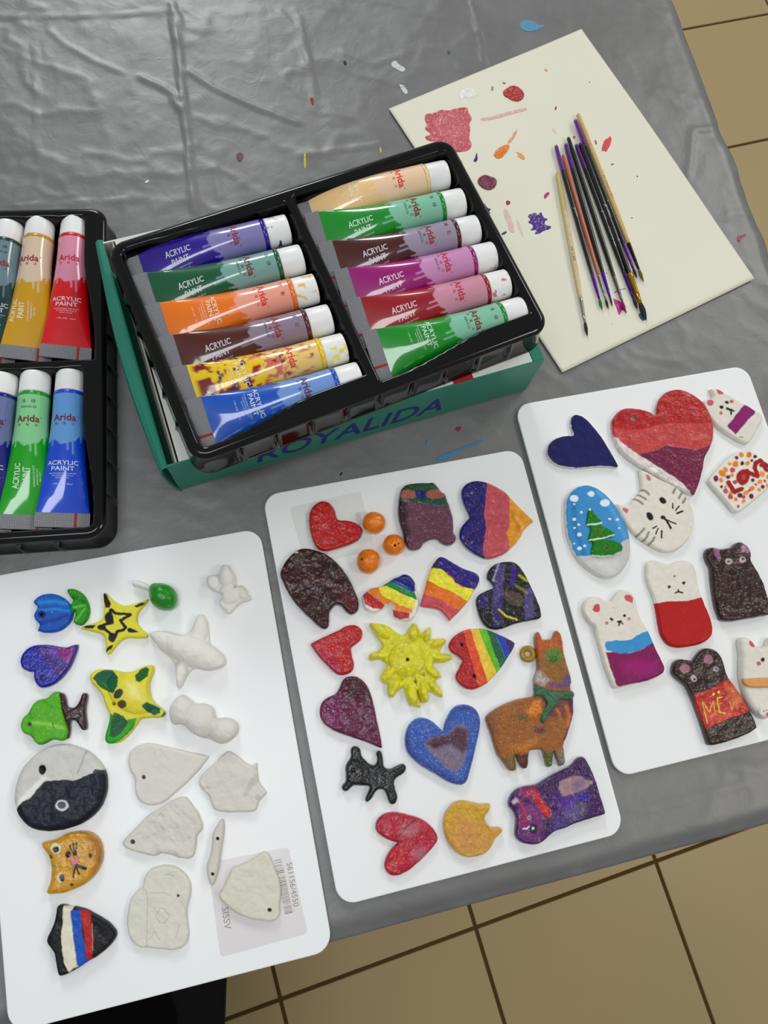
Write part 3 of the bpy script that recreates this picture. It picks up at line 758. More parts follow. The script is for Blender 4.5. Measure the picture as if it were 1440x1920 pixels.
    ls = [[(x, yy * math.cos(r_) - zz * math.sin(r_), yy * math.sin(r_) + zz * math.cos(r_)) for yy, zz in
           [((i / 56 - .5) * 2 * .0187, .0007) for i in range(57)] + [((.5 - i / 56) * 2 * .0187, -.0007) for i in range(57)]] for x in np.linspace(.1113, .1223, 12)]
    mb = MB(); mb.loops(ls); A = np.array(mb.V); yl = A[:, 1] * math.cos(r_) + A[:, 2] * math.sin(r_)
    cc = np.tile(np.array(lin((128, 128, 132))), (len(A), 1)); redw = (np.abs(yl - .0085) < .0009); cc[redw] = lin((150, 25, 40))
    mb.build('crimp', M['crimp'], root, False, cc)
    return root
def sgn(x): return -1 if x < 0 else 1
date_x = [.0480]
RD = (140, 22, 48)
g1 = 'acrylic tubes in the left column of the boxed tray'; g2 = 'acrylic tubes in the right column of the boxed tray'; g3 = 'acrylic tubes in the tray at the left'
RL = -.24
Z0, Z1 = .0735, .0720
LCOL = [((541, 430), (247, 503)), ((567, 486), (271, 562)), ((593, 541), (296, 618)), ((620, 598), (318, 679)), ((647, 652), (342, 738)), ((675, 706), (372, 797))]
spy = [(.009, .05, (120, 35, 40), (.078, .11)), (.006, .22, (70, 25, 70), (.062, .10)), (.007, .0, (205, 110, 90), (.046, .072)), (.005, .28, (150, 40, 50), (.04, .075)), (.004, .3, (200, 120, 100), (.022, .05))]
T_L = [
 dict(light=(128, 122, 178), dark=(52, 22, 140), label='purple acrylic paint tube, topmost in the left column of the boxed tray', brand=RD, name='along', capspat=(60, 50, 150, .52, 4)),
 dict(light=(118, 160, 152), dark=(14, 88, 58), label='dark green acrylic paint tube just below the purple one in the boxed tray', brand=(110, 22, 40), name='along', stamp=('\u8349', '\u7eff'), date='2024-5-28'),
 dict(light=(240, 158, 138), dark=(232, 118, 30), label='orange acrylic paint tube with salmon upper half in the left column', brand=(215, 40, 50), name='across', stamp=('\u6854', '\u9ec4'), capspat=(235, 180, 90, .34, 7)),
 dict(light=(138, 122, 138), dark=(84, 42, 38), label='brown acrylic paint tube lying between the orange and the smeared yellow tubes', brand=RD, name='along', stamp=('\u8d6d', '\u77f3'), date='2024-12-16'),
 dict(light=(238, 200, 118), dark=(240, 196, 14), label='yellow acrylic paint tube smeared with maroon and pink paint', brand=(215, 50, 45), name='across', stamp=('\u4e2d', '\u9ec4'), spat=spy, capspat=(225, 222, 90, .22, 5), date='2024-5'),
 dict(light=(112, 148, 208), dark=(12, 84, 180), label='blue acrylic paint tube at the bottom of the left column of the boxed tray', brand=(88, 16, 60), name='across')]
for (a, b), d in zip(LCOL, T_L):
    d.setdefault('along', -.001 if d['name'] == 'across' else .0015)
    tube(a, b, BXH + .0155, BXH + .0150, group=g1, roll=RL, **d)
RCOL = [((837, 328), (562, 392)), ((867, 380), (582, 447)), ((894, 430), (610, 502)), ((925, 480), (638, 554)), ((950, 532), (668, 608)), ((980, 583), (700, 668))]
T_R = [
 dict(light=(245, 200, 168), dark=(244, 196, 138), label='peach skin-tone acrylic paint tube at the top of the right column', brand=(220, 50, 55), name='across', wr=(250, 228, 205)),
 dict(light=(128, 188, 160), dark=(14, 138, 44), label='green acrylic paint tube directly below the peach one', brand=(120, 24, 40), name='along', stamp=('\u6d45', '\u7eff'), date='2024-3-22'),
 dict(light=(150, 140, 160), dark=(76, 38, 36), label='brown acrylic paint tube in the right column between green and magenta', brand=RD, name='along', stamp=('\u8d6d', '\u77f3'), date='2024-3-22'),
 dict(light=(196, 138, 182), dark=(150, 12, 112), label='magenta acrylic paint tube with pink-flecked cap in the right column', brand=(190, 30, 60), name='along', date='2024-5-22', capspat=(190, 90, 150, .5, 8)),
 dict(light=(200, 138, 158), dark=(150, 22, 42), label='crimson acrylic paint tube with red-smudged cap above the last green one', brand=(190, 20, 60), name='along', capspat=(215, 110, 130, .45, 9)),
 dict(light=(128, 188, 160), dark=(14, 138, 44), label='green acrylic paint tube at the bottom of the right column by the tray corner', brand=(120, 30, 40), name='across', stamp=('\u6d45', '\u7eff'), date='2024-2-22')]
for (a, b), d in zip(RCOL, T_R):
    d.setdefault('along', -.001 if d['name'] == 'across' else .0015)
    tube(a, b, BXH + .0155, BXH + .0150, group=g2, roll=RL, **d)
T_S = [
 (((20, 424), (-20, 662)), dict(light=(104, 128, 138), dark=(4, 62, 62), label='dark teal acrylic paint tube cut by the photo edge in the left tray upper row', brand=(130, 20, 50), name='across', stamp=('\u7fe0', '\u7eff'), date='2024-05-28')),
 (((77, 417), (48, 668)), dict(light=(208, 186, 162), dark=(196, 148, 24), label='ochre yellow acrylic paint tube beside the red one', brand=(140, 24, 44), name='along', twist=-.003, along=-.004)),
 (((142, 416), (123, 668)), dict(light=(212, 138, 162), dark=(208, 28, 40), label='red acrylic paint tube with pink upper half in the left tray', brand=(190, 20, 50), name='across', capspat=(200, 60, 80, .55, 3))),
 (((8, 706), (-28, 965)), dict(light=(104, 112, 158), dark=(18, 22, 120), label='navy acrylic paint tube cut by the photo edge in the left tray lower row', brand=(60, 24, 60), name='across')),
 (((68, 703), (47, 972)), dict(light=(128, 196, 140), dark=(24, 152, 10), label='bright green acrylic paint tube in the left tray beside the blue one', brand=(110, 40, 30), name='along', stamp=('\u6d45', '\u7eff'), date='2024-05-28', along=-.003)),
 (((134, 701), (118, 972)), dict(light=(96, 148, 206), dark=(10, 72, 196), label='blue acrylic paint tube at the lower right of the left tray', brand=(110, 24, 60), name='across'))]
for (a, b), d in T_S:
    d.setdefault('along', -.001)
    tube(a, b, .0152, .0150, group=g3, roll=RL, **d)

# ------------------------------------------------------------------ sheet of paper with paint tests
def paper():
    P = np.array(PAPER)                                        # left, bottom, right, top corners as seen
    n = 70; V = []
    for j in range(n + 1):
        for i in range(n + 1):
            u, v = i / n, j / n                                 # u: left corner -> top corner (short side), v: towards the viewer
            p = (P[0] * (1 - u) + P[3] * u) * (1 - v) + (P[1] * (1 - u) + P[2] * u) * v
            z = .0006 + .0045 * max(0, u - .72) ** 1.5 * 4 * (.3 + .7 * math.sin(math.pi * v * .9 + .3) ** 2) + .0008 * (v - .5) ** 2
            V.append((*p, z))
    w = n + 1; N = len(V)
    V += [(x, y, z - .0003) for x, y, z in V]
    Fc = []
    for j in range(n):
        for i in range(n):
            a = j * w + i; Fc.append((a, a + w, a + w + 1, a + 1)); Fc.append((N + a, N + a + 1, N + a + w + 1, N + a + w))
    for i in range(n):
        Fc.append((i, i + 1, N + i + 1, N + i)); a = n * w + i; Fc.append((a, N + a, N + a + 1, a + 1))
        a = i * w; Fc.append((a, N + a, N + a + w, a + w)); a = i * w + n; Fc.append((a, a + w, N + a + w, N + a))
    root = empty('paper_sheet', (*P.mean(0), 0), 0, 'cream paper sheet daubed with test strokes, lying under the brushes', 'paper')
    o = mesh_obj('sheet', [(x - root.location.x, y - root.location.y, z) for x, y, z in V], Fc, M['paper'], root)
    gv = np.array(V[:N])
    def zat(x, y):
        # inverse bilinear by nearest vertex
        return gv[np.argmin((gv[:, 0] - x) ** 2 + (gv[:, 1] - y) ** 2), 2]
    def st(name, col, k, pts, h=.0003, mt='smear', ops=None, step=.0006, relief=.0003):
        c = kp(k, pts).mean(0); w_ = U(*c); zb = zat(w_[0], w_[1]) - .0001
        slab(name, k, pts, zb, h, col, mt, ops, relief=relief, parent=root, step=step, smooth_n=1, edge=.0004)
    def offz(o): pass
    def pk(p):
        p.poly((196, 92, 98), [250, 340, 310, 350, 320, 420, 290, 470, 220, 440, 190, 400, 200, 360], soft=5)
        p.speck((225, 140, 140), .5, 3)
    st('paint_blob', (188, 80, 88), 'R', [155, 345, 185, 345, 210, 330, 240, 335, 270, 325, 312, 320, 318, 345, 332, 362, 318, 388, 325, 400, 318, 440, 332, 462, 318, 485, 280, 490, 250, 487, 240, 470, 200, 450, 165, 448, 150, 430, 180, 425, 150, 400, 165, 390, 152, 370], .0007, ops=pk, relief=.0006)
    st('paint_blob', (172, 20, 34), 'R', [445, 262, 460, 250, 475, 240, 500, 242, 520, 258, 528, 275, 520, 292, 502, 300, 480, 295, 462, 285, 450, 278], .0011, relief=.0006)
    st('paint_blob', (110, 10, 62), 'R', [350, 595, 362, 580, 380, 574, 405, 582, 422, 590, 424, 605, 415, 625, 395, 633, 375, 628, 355, 612], .0011, relief=.0006)
    st('paint_blob', (222, 124, 20), 'R', [412, 495, 425, 478, 440, 468, 455, 462, 472, 460, 470, 478, 455, 495, 440, 512, 425, 514, 414, 506], .0010, relief=.0004)
    def fade(p): p.speck((215, 200, 185), .8, 2)
    D = 'drysmear'
    st('paint_smear', (212, 158, 132), 'R', [460, 458, 480, 425, 500, 404, 498, 418, 488, 438, 474, 458], .00025, D)
    st('paint_smear', (222, 158, 84), 'R', [490, 488, 510, 492, 530, 508, 526, 522, 510, 514, 498, 503, 506, 500], .0003, D)
    st('paint_smear', (214, 168, 162), 'R', [360, 362, 395, 360, 440, 345, 500, 330, 538, 323, 535, 335, 490, 345, 450, 358, 400, 370, 365, 375], .00025, D, fade)
    st('paint_smear', (206, 78, 84), 'R', [815, 490, 820, 462, 830, 440, 845, 428, 856, 436, 852, 458, 842, 475, 832, 492, 824, 482], .0003, D)
    st('paint_smear', (70, 40, 125), 'R', [535, 728, 570, 715, 575, 728, 590, 712, 596, 735, 618, 742, 600, 752, 606, 765, 630, 768, 622, 780, 600, 785, 580, 798, 562, 798, 575, 782, 545, 785, 565, 768, 535, 752, 552, 745], .0003, D, lambda p: p.speck((170, 150, 180), .6, 1.4))
    st('paint_smear', (52, 30, 88), 'R', [364, 682, 376, 682, 388, 700, 404, 704, 392, 712, 402, 722, 380, 724, 368, 705], .0003, D)
    st('paint_smear', (60, 45, 110), 'R', [334, 525, 342, 510, 348, 484, 350, 505, 352, 520, 342, 530], .00025, D)
    st('paint_smear', (70, 60, 110), 'R', [438, 798, 452, 786, 462, 788, 455, 798, 444, 802], .00025, D)
    st('paint_smear', (216, 184, 178), 'R', [448, 700, 462, 702, 475, 730, 488, 765, 490, 795, 470, 790, 458, 750, 448, 725], .0002, D, fade)
    st('paint_smear', (218, 192, 186), 'R', [495, 735, 505, 750, 520, 785, 527, 820, 515, 800, 500, 770], .0002, D, fade)
    st('paint_smear', (228, 228, 224), 'R', [280, 270, 300, 252, 330, 248, 356, 262, 350, 280, 320, 290, 300, 285, 290, 298, 283, 285], .0005, 'smear')
    st('paint_smear', (140, 142, 140), 'R', [402, 226, 408, 224, 412, 245, 408, 270, 404, 282, 401, 255], .0002, D)
    st('paint_smear', (168, 60, 110), 'R', [598, 655, 606, 645, 618, 638, 622, 646, 612, 658, 602, 668], .00025, D)
    st('paint_smear', (160, 40, 90), 'R', [456, 676, 466, 670, 476, 678, 470, 688, 460, 690], .0003, D)
    st('paint_smear', (150, 70, 75), 'R', [638, 330, 645, 315, 649, 322, 644, 335], .00025, D); st('paint_smear', (190, 60, 70), 'R', [708, 430, 716, 428, 718, 438, 710, 440], .00025, D)
    st('paint_smear', (180, 80, 85), 'R', [788, 444, 795, 444, 800, 460, 794, 464], .00025, D); st('paint_smear', (180, 90, 90), 'R', [443, 228, 456, 228, 458, 236, 446, 235], .00025, D)
    st('paint_smear', (216, 160, 80), 'R', [600, 178, 612, 178, 614, 188, 604, 187], .00025, D); st('paint_smear', (225, 190, 190), 'R', [628, 400, 640, 402, 650, 422, 640, 424], .0002, D)
    st('paint_smear', (120, 30, 60), 'R', [948, 579, 953, 579, 953, 584, 948, 584], .0003, D); st('paint_smear', (70, 60, 60), 'R', [769, 226, 773, 226, 773, 230, 769, 230], .0002, D)
    st('paint_smear', (90, 70, 90), 'R', [850, 536, 866, 530, 864, 537, 852, 540], .0002, D); st('paint_smear', (110, 100, 95), 'R', [920, 738, 940, 732, 932, 740], .0002, D)
    st('paint_smear', (80, 40, 100), 'J', [710, 640, 745, 622, 752, 632, 730, 646], .0002, D)
    st('paint_smear', (80, 70, 110), 'J', [800, 900, 850, 862, 920, 836, 985, 822, 990, 836, 930, 846, 860, 875, 812, 905], .0002, D)
    st('paint_smear', (180, 28, 130), 'J', [818, 940, 860, 975, 905, 985, 945, 1035, 1000, 1130, 990, 1145, 940, 1090, 905, 1175, 890, 1165, 865, 1080, 840, 1020], .0004, 'smear')
    st('paint_smear', (210, 178, 200), 'J', [545, 1300, 575, 1290, 590, 1320, 565, 1340, 545, 1325], .0002, D); st('paint_smear', (216, 196, 200), 'J', [790, 1265, 815, 1260, 812, 1300, 795, 1305], .0002, D)
    st('paint_smear', (70, 100, 110), 'J', [1140, 1160, 1180, 1140, 1215, 1180, 1240, 1235, 1200, 1250, 1165, 1215], .0003, D)
    for (x, y) in ((560, 1010), (1180, 82), (1350, 352)):
        st('paint_smear', (90, 85, 90), 'J', [x - 7, y - 7, x + 7, y - 7, x + 7, y + 7, x - 7, y + 7], .0002, D)
    return root
paper()

# ------------------------------------------------------------------ brushes
def lathe(pts, x0=0, n=20, wob=0):
    return [[(x, r * math.cos(2 * math.pi * i / n), r * math.sin(2 * math.pi * i / n)) for i in range(n)] for x, r in pts]
def brush(label, top, fer, fend, tip, z, rmax, hcol, endcol, endlen, fcol, tipcol, ferw=None, txt=None, glit=None, daub=None, tcol=(200, 200, 200), band=None, metal=.8):
    z = z + .0012
    P0 = U(*top, z + .0005); Pf = U(*fer, z); Pe = U(*fend, z - .0004); Pt = U(*tip, .0025)
    L = np.linalg.norm(Pf - P0); lf = np.linalg.norm(Pe - Pf); lt = np.linalg.norm(Pt - Pe)
    ax = Vector(Pe - P0).normalized(); up = Vector((0, 0, 1)); ya = up.cross(ax).normalized(); za = ax.cross(ya).normalized()
    root = empty('paint_brush', tuple(P0), 0, label, 'paint brush', 'brushes bundled on the paper sheet'); root.rotation_euler = Matrix((ax, ya, za)).transposed().to_euler()
    def mm(name, col, **k):
        key = name + str(col)
        if key not in M: M[key] = mat(name, col, **k)
        return M[key]
    hm = mm('lacquered_handle', hcol, rough=.28, coat=.5) if hcol[0] < 140 or hcol[2] < 90 else mm('bare_wood_handle', hcol, rough=.55, var=.1, vscale=300)
    prof = [(0, .0001), (.0004, rmax * .46), (.0015, rmax * .76), (L * .15, rmax * .87), (L * .4, rmax * .95), (L * .72, rmax), (L * .9, rmax * .86), (L, rmax * .66)]
    prof = [(x, r) for x, r in prof]
    xs_ = np.r_[0, .0003, .001, .002, np.linspace(.004, L, 40)]; rr = np.interp(xs_, [p[0] for p in prof], [p[1] for p in prof])
    mb = MB(); mb.loops(lathe(list(zip(xs_, rr))))
    V = list(mb.V); Fc = list(mb.F); mi = list(mb.mi); mats = [hm]
    if endcol:
        mats.append(mm('lacquered_handle', endcol, rough=.28, coat=.5))
        k = sum(1 for x in xs_ if x < endlen); mi = [1 if (j < (k) * 20 or j == len(Fc) - 2) else 0 for j in range(len(Fc))]
    if glit:
        mats.append(mat('gold_glitter', glit, .3, metal=.5, bump=1, bscale=3000)); k = sum(1 for x in xs_ if x < endlen)
        mi = [1 if (j < (k) * 20 or j == len(Fc) - 2) else 0 for j in range(len(Fc))]
    if txt:
        mats.append(mm('printed_mark', tcol, rough=.5)); TI = len(mats) - 1
        for s_, xc, sc, size in txt:
            Vt, Ft = text_mesh(s_, size); n0 = len(V)
            for x, y in Vt:
                xx = xc + x; r = float(np.interp(xx, xs_, rr)) + .00008; th = math.pi / 2 - (sc - y) / r * 1.0
                V.append((xx, r * math.cos(th), r * math.sin(th)))
            Fc += [tuple(i + n0 for i in f) for f in Ft]; mi += [TI] * len(Ft)
    mesh_obj('handle', V, Fc, mats, root, smooth=True, midx=mi)
    fm = mm('metal_ferrule', fcol, rough=.22, metal=metal)
    fw = ferw or rmax * .7
    mb = MB(); mb.loops(lathe([(L - .0005, fw), (L + .0006, fw * 1.06), (L + .0016, fw * .96), (L + .0024, fw * 1.06), (L + .0034, fw * .96), (L + lf * .6, fw * .82), (L + lf, fw * .55)]))
    mb.build('ferrule', fm, root, True)
    tm = mm('brush_bristles', tipcol, rough=.6, bump=.8, bscale=2500)
    bw = fw * (1.0 if lt > .009 else .7)
    dz = (Pt[2] - Pe[2])
    mb = MB(); ls = []
    for t, k in ((0, .75), (.15, 1.0), (.4, 1.15), (.7, .8), (.9, .35), (1, .05)):
        ls.append([(L + lf - .0005 + lt * t, p[1], p[2] + dz * t * .3) for p in lathe([(0, max(bw * k * .75, .0001))], n=14)[0]])
    mb.loops(ls); mb.build('bristles', tm, root, True)
    return root
BK = (26, 24, 24); PU = (92, 34, 132)
brush('natural wood brush with glittering gold end, leftmost and apart from the bundle', (1045, 322), (1088, 559), (1097, 606), (1100, 632), .0021, .0024, (206, 184, 142), None, .04, (170, 168, 160), (24, 24, 20), glit=(214, 192, 130), txt=[('PONY 900', .085, 0, .0032)], tcol=(70, 60, 45))
brush('black brush with purple end and green paint on its tip', (1042, 272), (1111, 517), (1124, 562), (1127, 583), .0021, .0022, BK, PU, .026, (98, 44, 150), (40, 110, 44), txt=[('Dynasty', .072, 0, .003)], metal=.5)
brush('thin copper brown brush with a silver ferrule', (1055, 289), (1121, 516), (1136, 563), (1140, 581), .0018, .0018, (182, 98, 70), None, .02, (150, 152, 148), (35, 32, 32))
brush('black brush with purple end between the copper brush and the plain black one', (1060, 269), (1130, 512), (1144, 559), (1148, 576), .0021, .0022, BK, (84, 28, 124), .026, (92, 40, 145), (20, 20, 22), metal=.5)
brush('plain black brush with grey ferrule and magenta-stained tip', (1065, 257), (1151, 519), (1167, 567), (1177, 588), .0021, .0022, (34, 34, 32), None, .02, (120, 112, 106), (120, 20, 90))
brush('black brush with purple end and dark pointed tip beside the gold-ferruled brush', (1080, 270), (1168, 514), (1189, 562), (1196, 580), .0021, .0023, BK, (80, 26, 110), .026, (78, 38, 128), (24, 22, 34), txt=[('Dynasty', .078, .0004, .0034), ('BLACK SILVER 4900R', .100, .0004, .0022)], metal=.5)
brush('thick black brush with a gold ferrule and teal-stained bristles', (1088, 267), (1183, 514), (1201, 570), (1211, 603), .0030, .0029, (18, 18, 20), None, .02, (176, 136, 48), (34, 38, 48), ferw=.0028, txt=[('Dynasty', .075, .0006, .0044), ('12', .105, .0006, .003)])
brush('black brush with a long purple end pointing highest beside the wooden handle', (1078, 224), (1171, 458), (1188, 505), (1193, 524), .0030, .0022, (22, 20, 28), (96, 36, 136), .030, (106, 48, 158), (40, 26, 44), txt=[('7', .09, .0004, .003)], metal=.5)
brush('long natural wood brush with black ferrule and olive tip at the right of the bundle', (1083, 213), (1182, 456), (1198, 506), (1207, 530), .0021, .0024, (196, 168, 110), None, .02, (40, 34, 28), (104, 96, 36), txt=[('SYNTHETIC SABLE', .082, .0010, .003)], tcol=(80, 66, 40), metal=.3)

# ------------------------------------------------------------------ chair in the shade below the table edge
def chair():
    zs = -.33
    a = U(421, 1840, zs)[:2]; b = U(418, 1918, zs)[:2]; d = (b - a) / np.linalg.norm(b - a); s = np.array([d[1], -d[0]])
    if s[0] > 0: s = -s
    o = a - d * .03
    root = empty('chair', (*(o + d * .2 + s * .22), FZ), 0, 'black chair with dark red seat pad in the shade below the left board', 'chair')
    def q(u, v): p = o + d * u + s * v; return np.array([p[0] - root.location.x, p[1] - root.location.y])
    def slabb(name, m, u0, u1, v0, v1, z0, z1, r=.04):
        mb = MB(); P = []
        for cu, cv, a0 in ((u1 - r, v1 - r, 0), (u0 + r, v1 - r, 90), (u0 + r, v0 + r, 180), (u1 - r, v0 + r, 270)):
            for k in range(7):
                t = math.radians(a0 + 15 * k); P.append(q(cu + r * math.cos(t), cv + r * math.sin(t)))
        P = np.array(P); c = P.mean(0)
        mb.loops([[(*(c + (p - c) * k), z - FZ) for p in P] for z, k in ((z0, .97), (z0 + .006, 1), (z1 - .006, 1), (z1, .975))])
        return mb.build(name, m, root, True)
    slabb('seat', M['chair'], 0, .42, 0, .44, zs - .03, zs, .014)
    slabb('seat_pad', M['redpad'], .02, .40, .045, .42, zs, zs + .012, .05)
    slabb('backrest', M['chair'], .40, .425, .03, .41, zs, zs + .12, .012)
    for u, v in ((.04, .04), (.04, .4), (.38, .04), (.38, .4)):
        mb = MB(); mb.loops([[(*(q(u, v) + .011 * np.array([math.cos(t * .785), math.sin(t * .785)])), z - FZ) for t in range(8)] for z in (FZ, zs - .03)])
        mb.build('leg', M['chair'], root, True)
chair()

# ------------------------------------------------------------------ clay figures on the boards
ZB = BT + .0001
CREAM = (218, 212, 200); WHT = (222, 220, 212)
def piece(name, label, cat, k, out, base, t=.0042, mt='varnish', group=None, **kw):
    o = slab(name, k, out, ZB + kw.pop('lift', 0), t, base, mt, **kw)
    return tag(o, label, cat, group)
def root_piece(name, label, cat, k, x, y, group=None):
    (px, py), = kp(k, [x, y]); p = U(px, py, ZB)
    return empty(name, (p[0], p[1], ZB), 0, label, cat, group)
def ball(name, k, x, y, rx, ry, rz_, base, mt, parent=None, label=None, cat=None, group=None, hole=None, amp=.0005, squ=1., ops=None, tipk=0, rot=0, flat=.55):
    (px, py), = kp(k, [x, y]); q = K[k][2]; zc = ZB + rz_ * flat
    c = U(px, py, zc); s = (H - zc) / F; ax, ay = rx / q * s, ry / q * s
    SEED[0] += 1; sd_ = SEED[0] * 3; V = []; n, m = 64, 36; a = math.radians(rot)
    for j in range(m + 1):
        ph = math.pi * j / m
        for i in range(n):
            th = 2 * math.pi * i / n
            V.append((math.sin(ph) * math.cos(th), math.sin(ph) * math.sin(th), math.cos(ph)))
    V = np.array(V); d = fbm(V[:, 0] * 1.3 + V[:, 2], V[:, 1] * 1.3 - V[:, 2], sd_, 3)
    k2 = 1 + d * amp / ax
    if tipk: k2 = k2 + tipk * np.clip(-V[:, 0], 0, 1) ** 8
    P = V * k2[:, None] * np.array([ax, ay, rz_]); P[:, 2] = np.maximum(P[:, 2], -rz_ * flat)
    x_, y_ = P[:, 0] * math.cos(a) - P[:, 1] * math.sin(a), P[:, 0] * math.sin(a) + P[:, 1] * math.cos(a); P[:, 0], P[:, 1] = x_, y_
    P = P + c
    X, Y = PX(P); pt = Paint(k, X, Y, base, sd_)
    if ops: ops(pt)
    if hole:
        for hx, hy, hr in hole:
            (cx, cy), = kp(k, [hx, hy]); w = sstep(hr / q + .6, hr / q - .4, np.hypot(X - cx, Y - cy)) * (V[:, 2] > .2)
            P[:, 2] -= w * .003; pt.c = pt.c * (1 - w[:, None]) + np.array(lin((60, 30, 12))) * w[:, None]
    Fc = []
    for j in range(m):
        for i in range(n):
            i2 = (i + 1) % n; Fc.append((j * n + i, (j + 1) * n + i, (j + 1) * n + i2, j * n + i2))
    loc = np.array(parent.location) if parent else np.array([c[0], c[1], ZB])
    o = mesh_obj(name, P, Fc, M[mt], None, pt.c, True, loc=loc)
    if parent: o.parent = parent; o.location = (0, 0, 0)
    elif label: tag(o, label, cat, group)
    return o

# ---- left board
r = root_piece('clay_tulip', 'blue clay tulip with a green leaf, first figure at the top left of its board', 'clay figure', 'A', 400, 700)
slab('flower', 'A', [245, 590, 290, 550, 350, 528, 420, 535, 480, 565, 520, 605, 545, 640, 545, 700, 520, 755, 470, 800, 400, 825, 330, 828, 280, 810, 282, 806, 300, 765, 290, 755, 258, 725, 250, 690, 285, 635, 262, 615], ZB, .0045, (16, 84, 172), 'satin',
     lambda p: (p.line((40, 130, 205), [300, 600, 420, 590, 500, 610], 26, 4), p.line((10, 60, 150), [300, 760, 400, 740, 520, 700], 30, 4), p.line((38, 126, 205), [300, 660, 420, 650, 520, 665], 18, 3), p.ell((12, 40, 100), 318, 690, 30), p.speck((120, 170, 220), .25)), parent=r, holes=[(316, 690, 12, (60, 60, 70))])
slab('leaf', 'A', [497, 500, 520, 494, 560, 498, 620, 530, 660, 590, 675, 650, 660, 720, 625, 765, 590, 773, 550, 750, 548, 735, 565, 700, 562, 655, 535, 690, 528, 640, 530, 610, 553, 580, 520, 550], ZB, .0045, (42, 138, 30), 'satin',
     lambda p: (p.line((110, 190, 70), [560, 640, 640, 620], 10, 3), p.line((22, 100, 22), [560, 560, 640, 600], 26, 4), p.line((120, 195, 80), [570, 740, 640, 650], 8, 3), p.speck((150, 210, 110), .3, 1.6)), parent=r)
piece('clay_heart', 'small galaxy heart in blue, violet and magenta below the tulip', 'clay heart', 'A',
      [150, 1050, 155, 1005, 185, 960, 240, 920, 330, 910, 430, 925, 500, 938, 545, 918, 583, 912, 585, 920, 583, 950, 560, 1010, 530, 1080, 480, 1150, 420, 1205, 350, 1238, 300, 1240, 270, 1210, 252, 1170, 253, 1122, 250, 1120, 210, 1118, 165, 1095], (26, 14, 150), .0045,
      ops=lambda p: (p.poly((58, 18, 120), [300, 900, 430, 925, 545, 925, 560, 1000, 500, 1120, 440, 1160, 390, 1080, 330, 1020, 290, 960], 6), p.poly((110, 60, 170), [370, 960, 420, 940, 450, 990, 410, 1010], 8),
                     p.poly((132, 20, 118), [430, 945, 520, 945, 565, 925, 545, 990, 520, 1060, 470, 1010], 3), p.speck((170, 170, 230), .22, 1.3)), rim=(24, 14, 90), holes=[(322, 1165, 16, (120, 118, 112))])
r = root_piece('clay_tree', 'light green clay tree with dark brown branching trunk lying on its side', 'clay figure', 'A', 400, 1470)
slab('crown', 'A', [155, 1510, 170, 1460, 215, 1430, 240, 1370, 275, 1330, 340, 1325, 380, 1290, 410, 1265, 450, 1272, 460, 1320, 470, 1380, 480, 1440, 500, 1500, 520, 1560, 510, 1610, 470, 1640, 430, 1630, 390, 1625, 350, 1650, 300, 1672, 260, 1650, 235, 1600, 175, 1580, 155, 1545], ZB, .0060, (84, 164, 38), 'satin',
     lambda p: (p.line((58, 150, 22), [230, 1400, 260, 1500, 250, 1600], 30, 6), p.line((140, 205, 80), [250, 1500, 380, 1510, 480, 1540], 20, 5), p.line((60, 150, 28), [330, 1330, 420, 1400], 16, 4), p.line((50, 60, 20), [402, 1500, 410, 1535], 7), p.speck((150, 215, 100), .35, 1.6)),
     parent=r, rim=(60, 44, 36), holes=[(228, 1512, 14, (150, 140, 125))])
slab('trunk', 'A', [442, 1268, 480, 1280, 497, 1330, 502, 1375, 535, 1392, 570, 1378, 600, 1330, 612, 1282, 632, 1272, 656, 1285, 658, 1310, 644, 1380, 642, 1440, 655, 1510, 652, 1550, 630, 1560, 610, 1555, 588, 1520, 570, 1487, 545, 1478, 522, 1500, 528, 1560, 518, 1612, 500, 1625, 512, 1570, 490, 1500, 470, 1440, 460, 1380, 452, 1320], ZB, .0050, (58, 38, 40), 'varnish', relief=.0004, parent=r)
piece('clay_star', 'yellow clay star with black painted spots and zigzag outline', 'clay figure', 'A',
      [780, 525, 795, 528, 850, 590, 930, 628, 1000, 610, 1110, 572, 1112, 578, 1085, 620, 1030, 680, 1020, 740, 1060, 800, 1112, 838, 1105, 865, 1030, 868, 940, 862, 880, 910, 832, 985, 800, 990, 790, 960, 790, 890, 780, 840, 700, 820, 603, 797, 605, 790, 640, 770, 740, 745, 775, 710, 780, 620, 774, 535], (212, 206, 62), .0040, 'satin',
      ops=lambda p: [p.poly((38, 32, 20), q) for q in ([775, 525, 800, 535, 835, 610, 825, 642, 795, 640, 780, 590], [620, 777, 680, 770, 727, 773, 700, 797, 650, 795], [1012, 628, 1045, 605, 1092, 602, 1070, 625, 1025, 638], [953, 802, 975, 789, 1047, 820, 1010, 827, 965, 824], [792, 968, 815, 930, 852, 913, 840, 945, 802, 975])]
      + [p.line((34, 28, 18), [840, 655, 868, 682, 985, 692, 925, 728, 908, 735, 945, 788, 925, 810, 885, 818, 862, 870, 835, 835, 795, 805, 748, 785, 800, 765, 848, 750, 838, 700, 832, 660], 22), p.ell((34, 28, 18), 822, 720, 32, 48), p.ell((34, 28, 18), 847, 862, 30, 36), p.ell((34, 28, 18), 770, 790, 32, 22)])
r = root_piece('clay_lime', 'glossy green clay lime with a white unpainted leaf behind the yellow star', 'clay figure', 'A', 1223, 560)
ball('fruit', 'A', 1228, 558, 110, 92, .0105, (24, 128, 26), 'varnish', parent=r, tipk=.22, rot=-25, hole=[(1250, 545, 0)], ops=lambda p: p.speck((90, 180, 60), .3, 2))
slab('leaf', 'A', [985, 455, 1010, 430, 1040, 432, 1120, 470, 1140, 500, 1130, 520, 1100, 505, 1040, 485, 1000, 475], ZB, .0060, WHT, 'matte', parent=r)
